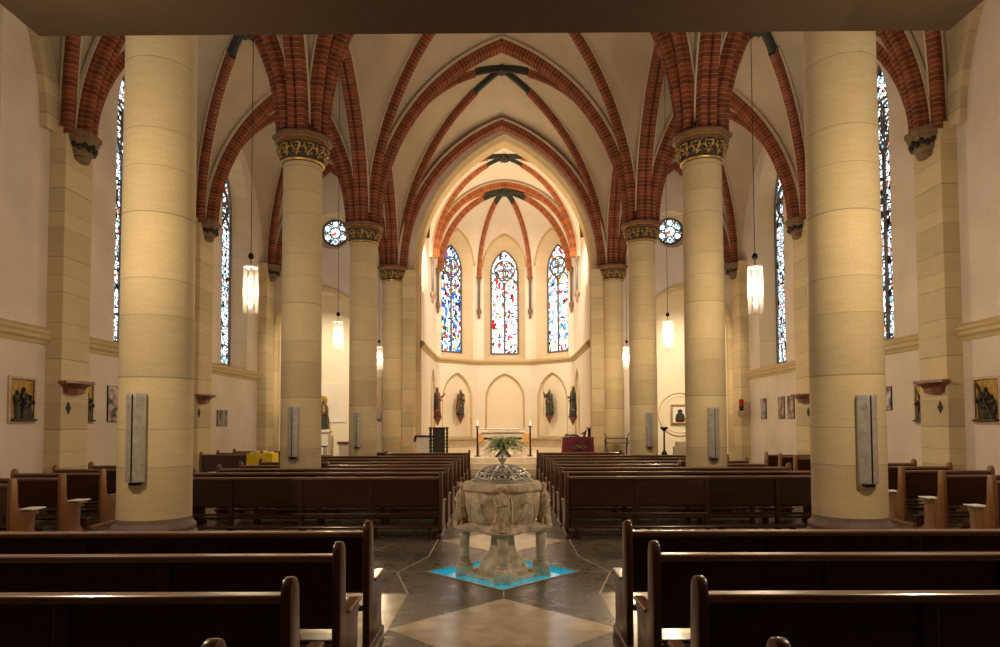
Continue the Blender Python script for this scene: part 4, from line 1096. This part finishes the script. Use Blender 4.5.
def stool(x, label):
    r = empty('stool', (x, 22.75, FZ), 0, label, 'stool', 'honey wooden stools behind the altar')
    MB().cbox(-.19, .19, -.17, .17, .44, .48, .01).build('seat', HONEY, r); MB().cbox(-.19, .19, .14, .175, .48, .72, .01).build('backrest', HONEY, r)
    for a in (-1, 1):
        for b in (-1, 1): MB().cbox(a * .16 - .025, a * .16 + .025, b * .14 - .025, b * .14 + .025, 0, .44, .006).build('leg', HONEY, r)
stool(-.68, 'honey-coloured wooden chair behind the left end of the altar'); stool(.78, 'honey-coloured wooden chair behind the right end of the altar')
# dark openwork lectern
r = empty('openwork_lectern', (-2.04, 21.2, FZ), 0, 'dark openwork lectern with barred sides, left of the altar', 'lectern')
MB().cbox(-.31, .31, -.20, .20, .90, .945, .008).build('top', DARKM, r)
MB().cbox(-.15, .15, -.17, -.13, .05, .90, .006).build('centre_panel', BRONZE, r)
for x in (-.26, -.155, .155, .26):
    for y in (-.16, .16): MB().cbox(x - .018, x + .018, y - .018, y + .018, 0, .90, .004).build('post', DARKM, r)
for s in (-1, 1):
    for k in range(8): MB().tube([(s * .155, -.16, .08 + k * .11), (s * .21, -.175, .095 + k * .11), (s * .28, -.16, .08 + k * .11)], .014, 6).ball((s * .285, -.16, .08 + k * .11), .026, 7, 5).build('bar', DARKM, r, True)
# white side table with purple cloth
r = empty('credence_table', (-2.52, 21.75, FZ), 0, 'small white-draped table with a purple runner, behind the openwork lectern', 'table')
MB().cbox(-.28, .28, -.22, .22, .02, .62, .015).build('white_cloth', WHITEC, r)
MB().cbox(-.33, .31, -.235, .235, .625, .68, .015).loft([[(-.345, y, z) for y, z in [(-.23, .66), (.23, .66)]] + [(-.30, y, z) for y, z in [(.23, .66), (-.23, .66)]], [(-.375, y, .47) for y in (-.20, .20)] + [(-.345, y, .47) for y in (.20, -.20)]]).build('purple_runner', PURPLE, r)
for x in (-.24, .24): MB().box(x - .02, x + .02, -.18, .18, 0, .03).build('foot', DARKM, r)
# red draped table
r = empty('draped_table', (2.36, 21.1, FZ), 0, 'table draped to the floor in wine-red cloth with an embroidered basket', 'table')
rg = []; n = 48
for z, k, am in [(0, 1.10, .02), (.2, 1.05, .015), (.45, 1.01, .006), (.60, 1.0, 0), (.625, .985, 0)]:
    ring = []
    for i in range(n):
        a = 2 * PI * i / n; c, s_ = math.cos(a), math.sin(a); q = 1 / max(abs(c), abs(s_)); q = min(q, 1.32)
        ring.append((.47 * c * q * k + am * math.sin(11 * a), .32 * s_ * q * k + am * math.sin(9 * a), z))
    rg.append(ring)
MB().loft(rg).build('cloth', REDV, r, 'auto')
em = MB()
em.lathe([(.06, 0), (.13, .07)], 14, (0, -.345, .30), 0, 1, .15)
e1 = em.build('embroidered_basket', GOLD, r)
em = MB(); rn = random.Random(3)
for k in range(16):
    x = rn.uniform(-.30, .30); em.ball((x, -.347 - .012 * (x * x < .03), .33 + rn.uniform(-.05, .05) - abs(x) * .15), .035, 7, 5, 1.2, .25, .7)
em.build('embroidered_leaves', LEAFG, r, True)
r2 = empty('greenery', (2.22, 21.05, FZ + .63), 0, 'low spray of green leaves on the red-draped table', 'plant'); m = MB()
for k in range(26):
    x = rn.uniform(-.24, .12); m.ball((x, rn.uniform(-.15, .1), .02 + rn.random() * .05), .045, 7, 5, 1.3, 1, .5)
m.build('leaves', LEAFG, r2, True)
r2 = empty('standing_figurine', (2.56, 21.1, FZ + .63), 0, 'small dark and gilt bird-like figurine on the red-draped table', 'figurine')
MB().lathe([(.05, 0), (.05, .02), (.02, .04)], 12).tube([(0, 0, .03), (.02, 0, .12), (.07, 0, .20)], [.03, .045, .012], 8).tube([(-.03, 0, .12), (-.10, 0, .08)], [.03, .01], 7).ball((.075, 0, .215), .025, 8, 6).build('bird', BRONZE, r2, True)
r2 = empty('pillar_candle', (2.73, 21.15, FZ + .63), 0, 'black cylinder stand on the red-draped table with a pale dish on top', 'candle holder')
MB().lathe([(.05, 0), (.05, .25), (.0, .255)], 16).build('cylinder', DARKM, r2, 'auto'); MB().lathe([(.0, .255), (.05, .26), (.12, .285), (.12, .30), (.0, .29)], 16).build('dish', STEPST, r2, 'auto')
# iron and glass rack at the right chancel column
r = empty('candle_rack', (3.80, 22.45, 0), 0, 'iron and green glass candle rack in front of the right chancel column', 'candle rack')
MB().cbox(-.33, .33, -.14, .14, 1.13, 1.16, .006).build('upper_shelf', SHELFG, r); MB().cbox(-.36, .36, -.16, .16, .98, 1.0, .006).build('lower_shelf', SHELFG, r)
for s in (-1, 1):
    m = MB().tube([(s * .42, -.12, 1.34), (s * .36, -.12, 1.22), (s * .37, -.12, 1.05), (s * .33, -.12, .80), (s * .36, -.12, 0)], .016, 6).tube([(s * .36, -.12, 1.12), (s * .36, .12, 1.12), (s * .36, .12, 0)], .016, 6)
    m.tube([(s * .36 + .05 * math.cos(q * .7), -.13, 1.02 + .05 * math.sin(q * .7)) for q in range(9)], .010, 6, True, True); m.build('iron_frame', DARKM, r, True)
MB().tube([(-.38, -.15, .99), (.38, -.15, .99)], .014, 6).tube([(-.36, -.14, 1.15), (.36, -.14, 1.15)], .010, 6).build('rail', DARKM, r)

# side chapels
candlestick(5.42, 22.5, 0, 1.42, 'tall black iron candlestick in the right side chapel', False)
m = MB(); r = bpy.data.objects['candlestick.002']
m.ball((0, 0, .62), .08, 10, 7, 1, 1, 1.3).tube([(-.10, 0, .62), (0, 0, .78), (.10, 0, .62), (0, 0, .46)], .014, 6, True, True).build('knop', DARKM, r, True)
MB().lathe([(.03, 1.38), (.12, 1.46), (.14, 1.52), (.10, 1.52), (.03, 1.42)], 14).build('drip_pan', DARKM, r, True)
NB = YE + 1.0
r = empty('wall_roundel', (6.42, NB, 1.97), 0, 'large pale circular moulding on the right chapel wall', 'roundel')
MB().tube([(.78 * math.cos(2 * PI * k / 64), -.01, .78 * math.sin(2 * PI * k / 64)) for k in range(64)], .024, 8, True, True).build('outer_ring', TRIMST, r, True)
MB().tube([(.66 * math.cos(2 * PI * k / 64), -.006, .66 * math.sin(2 * PI * k / 64)) for k in range(64)], .018, 8, True, True).build('inner_ring', NICHE, r, True)
r = empty('gilt_icon', (6.42, NB - .02, 1.97), 0, 'gilt-framed dark icon in the middle of the roundel', 'picture')
m = MB()
for a in [(-.34, -.27, -.36, .36), (.27, .34, -.36, .36), (-.27, .27, .29, .36), (-.27, .27, -.36, -.29)]: m.cbox(a[0], a[1], -.05, 0, a[2], a[3], .008)
m.build('frame', GOLD, r); MB().box(-.27, .27, -.02, 0, -.29, .29).build('panel', WHITEC, r)
MB().lathe([(.10, -.28), (.13, -.2), (.10, .0), (.05, .05), (.07, .12), (.03, .18)], 14, (0, -.02, 0), 0, 1.4, .12).build('painted_figure', HAIRD, r, True)
r = empty('stone_pedestal', (6.10, 23.0, 0), 0, 'pale stepped stone pedestal in the right side chapel', 'pedestal')
MB().cbox(-.22, .22, -.2, .2, 0, .85, .015).build('body', STEPST, r); MB().cbox(-.14, .30, -.16, .2, .85, 1.02, .015).build('top', STEPST, r)
# left chapel: crowned statue on a white plinth
r = empty('statue_plinth', (-6.46, 23.85, 0), 0, 'white tapering plinth under the crowned statue in the left chapel', 'plinth')
MB().loft([[(a * .20, b * .18, 0) for a, b in ((-1, -1), (1, -1), (1, 1), (-1, 1))], [(a * .26, b * .2, 1.36) for a, b in ((-1, -1), (1, -1), (1, 1), (-1, 1))]]).build('body', CHPLAST, r)
MB().cbox(-.30, .30, -.24, .24, 1.36, 1.46, .015).build('cap', CHPLAST, r)
def halo(r, d):
    crown(r, d); MB().lathe([(.0, 0), (.17, .0), (.19, .008), (.17, .016), (0, .016)], 24).build('halo', GOLD, r, 'auto'); o = kids(r)[-1]
    for c in kids(r):
        if c.name.startswith('halo'): c.rotation_euler = (PI / 2, 0, 0); c.location = (d['hx'], .09, d['hz'] + .03)
    k = d['k']; m = MB().lathe([(.08, -.16), (.09, -.05), (.06, .06), (.03, .09)], 12, (.12 * k, -.22 * k, .66 * 1.05), 0, k, k).ball((.12 * k, -.24 * k, .66 * 1.05 + .13 * k), .055 * k, 10, 7)
    m.build('child', GOLD, r, True)
statue((-6.46, 23.85, 1.46 + .055 * .62), 0, 1.06, 31, AR['book'], ROBEB, ROBEB, 'crowned dark and gilt statue with a golden halo in the left side chapel', halo)
tag(MB().cbox(-7.15, -5.75, NB - .03, NB, 1.72, 3.15, .006).build('wall_panel', CHPLAST), 'large pale rectangular panel on the left chapel wall behind the statue', 'panel')
r = empty('votive_stand', (-6.25, 22.6, 0), 0, 'dark iron votive candle stand in the left side chapel', 'stand')
MB().cbox(-.38, .28, -.18, .18, .88, .92, .006).build('tray', DARKM, r); MB().cbox(.05, .44, -.2, .16, .58, .61, .006).build('lower_tray', SHELFW, r)
for x in (-.3, .22, .42): MB().tube([(x, -.12, 0), (x, -.12, .60 if x > .4 else .88)], .018, 6).tube([(x, .12, 0), (x, .12, .60 if x > .4 else .88)], .018, 6).build('leg', DARKM, r)
MB().tube([(-.05, -.16, .88), (-.18, -.16, .76), (-.26, -.16, .55)], .018, 6).build('scroll', DARKM, r)
r = empty('side_pedestal', (-5.38, 22.75, 0), 0, 'pale pedestal with a dark wooden top in the left side chapel', 'pedestal')
MB().loft([[(a * .12, b * .12, 0) for a, b in ((-1, -1), (1, -1), (1, 1), (-1, 1))], [(a * .20, b * .16, .98) for a, b in ((-1, -1), (1, -1), (1, 1), (-1, 1))]]).build('body', CHPLAST, r)
MB().cbox(-.24, .22, -.2, .2, .98, 1.06, .01).build('top', SHELFW, r)
r = empty('notice_board', (-4.34, YE - .02, 0), 0, 'narrow pale notice board with grey foot beside the left chancel column', 'board')
MB().cbox(-.10, .10, -.03, .01, 2.05, 3.30, .006).build('board', PINKF, r); MB().cbox(-.11, .11, -.10, .01, 1.82, 2.04, .008).build('box', METAL, r)
# dark bench end by the last left column
r = empty('prayer_desk', (-3.55, 19.3, 0), 0, 'low dark prayer desk just behind the last left pew', 'prayer desk')
MB().cbox(-.22, .22, -.2, .2, .78, .84, .01).build('top', WOODE, r); MB().cbox(-.20, .20, .1, .14, 0, .78, .01).build('panel', WOODD, r); MB().cbox(-.2, .2, -.35, .1, .12, .18, .01).build('kneeler', WOODD, r)
for x in (-.2, .2): MB().cbox(x - .02, x + .02, -.18, .16, 0, .80, .01).build('side', WOODD, r)
# yellow cloth table with booklets in the left passage
r = empty('booklet_table', (-5.62, 15.6, 0), 0, 'small table covered in bright yellow cloth behind the left pews', 'table')
rg = []
for z, k, am in [(.34, 1.05, .014), (.65, 1.02, .010), (.95, 1.0, .003), (.98, .985, 0)]:
    ring = []
    for i in range(48):
        a = 2 * PI * i / 48; c, s_ = math.cos(a), math.sin(a); q = min(1 / max(abs(c), abs(s_)), 1.36)
        ring.append((.30 * c * q * k + am * math.sin(13 * a), .24 * s_ * q * k + am * math.sin(11 * a), z))
    rg.append(ring)
MB().loft(rg).build('cloth', YELLOW, r, 'auto')
for a in (-1, 1):
    for b in (-1, 1): MB().box(a * .24 - .02, a * .24 + .02, b * .18 - .02, b * .18 + .02, 0, .95).build('leg', WOODE, r)
BK = [WHITEC, PINKF, YELLOW, REDV, WHITEC, YELLOW, WHITEC]
for k in range(7):
    b = MB().cbox(-5.88 + k * .075, -5.83 + k * .075, 15.5, 15.66, .985, 1.01 + .012 * ((k * 5) % 3), .004).build('booklet', BK[k])
    tag(b, ['white', 'pinkish', 'yellow', 'dark red', 'white', 'yellow', 'white'][k] + ' booklet lying on the yellow table, %s in its row from the left' % ['first', 'second', 'third', 'fourth', 'fifth', 'sixth', 'seventh'][k], 'booklet', 'booklets on the yellow table')

# ------------------------------------------------------------------ light
def point(x, y, z, p, c=(1, .765, .475), rad=.045):
    l = bpy.data.lights.new('lamp_light', 'POINT'); l.energy = p; l.color = c; l.shadow_soft_size = rad
    o = bpy.data.objects.new('lamp_light', l); o.location = (x, y, z); COL.objects.link(o); return o
def spot(x, y, z, tx, ty, tz, p, c=(1, .80, .55), ang=100, rad=.3):
    l = bpy.data.lights.new('spot_light', 'SPOT'); l.energy = p; l.color = c; l.spot_size = math.radians(ang); l.spot_blend = .8; l.shadow_soft_size = rad
    o = bpy.data.objects.new('spot_light', l); o.location = (x, y, z); COL.objects.link(o)
    o.rotation_euler = (Vector((tx, ty, tz)) - Vector((x, y, z))).to_track_quat('-Z', 'Y').to_euler(); return o
def area(x, y, z, tx, ty, tz, p, sx, sy, c):
    l = bpy.data.lights.new('window_daylight', 'AREA'); l.energy = p; l.color = c; l.shape = 'RECTANGLE'; l.size = sx; l.size_y = sy
    o = bpy.data.objects.new('window_daylight', l); o.location = (x, y, z); COL.objects.link(o)
    o.rotation_euler = (Vector((tx, ty, tz)) - Vector((x, y, z))).to_track_quat('-Z', 'Z').to_euler(); return o
for s in (-1, 1):
    for y in lamp_pos: point(s * CX, y, 3.68, 570)
    point(s * CX, 4.75, 3.66, 190)
# chancel spotlights tucked behind the arch
for s in (-1, 1):
    spot(s * 2.75, 24.3, 8.4, -s * .6, 30.5, 4.2, 1100, (1, .82, .58), 110)
    spot(s * 2.75, 24.4, 6.5, s * .2, 26.5, 11.5, 420, (1, .78, .5), 120)
    # added spots in the aisle vaults, without fixtures, brightening the niches
    spot(s * 6.06, 19.0, 8.6, s * 6.45, 24.2, 2.9, 2300, (1, .82, .56), 40, .1)
# added upward spots between the columns, without fixtures, brightening the vaults
for s in (-1, 1):
    for y in (10.0, 15.4, 20.6):
        spot(s * CX, y, 5.2, s * (CX - 1.4), y, 12.0, 70, (1, .78, .52), 150, .4)
    spot(s * 2.2, 16.0, 10.2, 0, 22.2, .9, 3600, (1, .82, .6), 28, .2)  # added spot high in the nave, without a fixture, brightening the altar
w = bpy.data.worlds.new('sky'); sc.world = w; w.use_nodes = True
bg = w.node_tree.nodes['Background']; bg.inputs[0].default_value = (.90, .95, 1, 1); bg.inputs[1].default_value = 3.2

# ------------------------------------------------------------------ colour management
vs = sc.view_settings; vs.view_transform = 'Standard'; vs.look = 'None'; vs.exposure = 0.16; vs.gamma = 1.0; vs.use_curve_mapping = False
sc.cycles.max_bounces = 8; sc.cycles.diffuse_bounces = 5; sc.cycles.transparent_max_bounces = 16
sc.cycles.caustics_reflective = False; sc.cycles.caustics_refractive = False; sc.cycles.sample_clamp_indirect = 6
sc.cycles.use_denoising = True
for o in bpy.data.objects:
    if 'used' in o: del o['used']
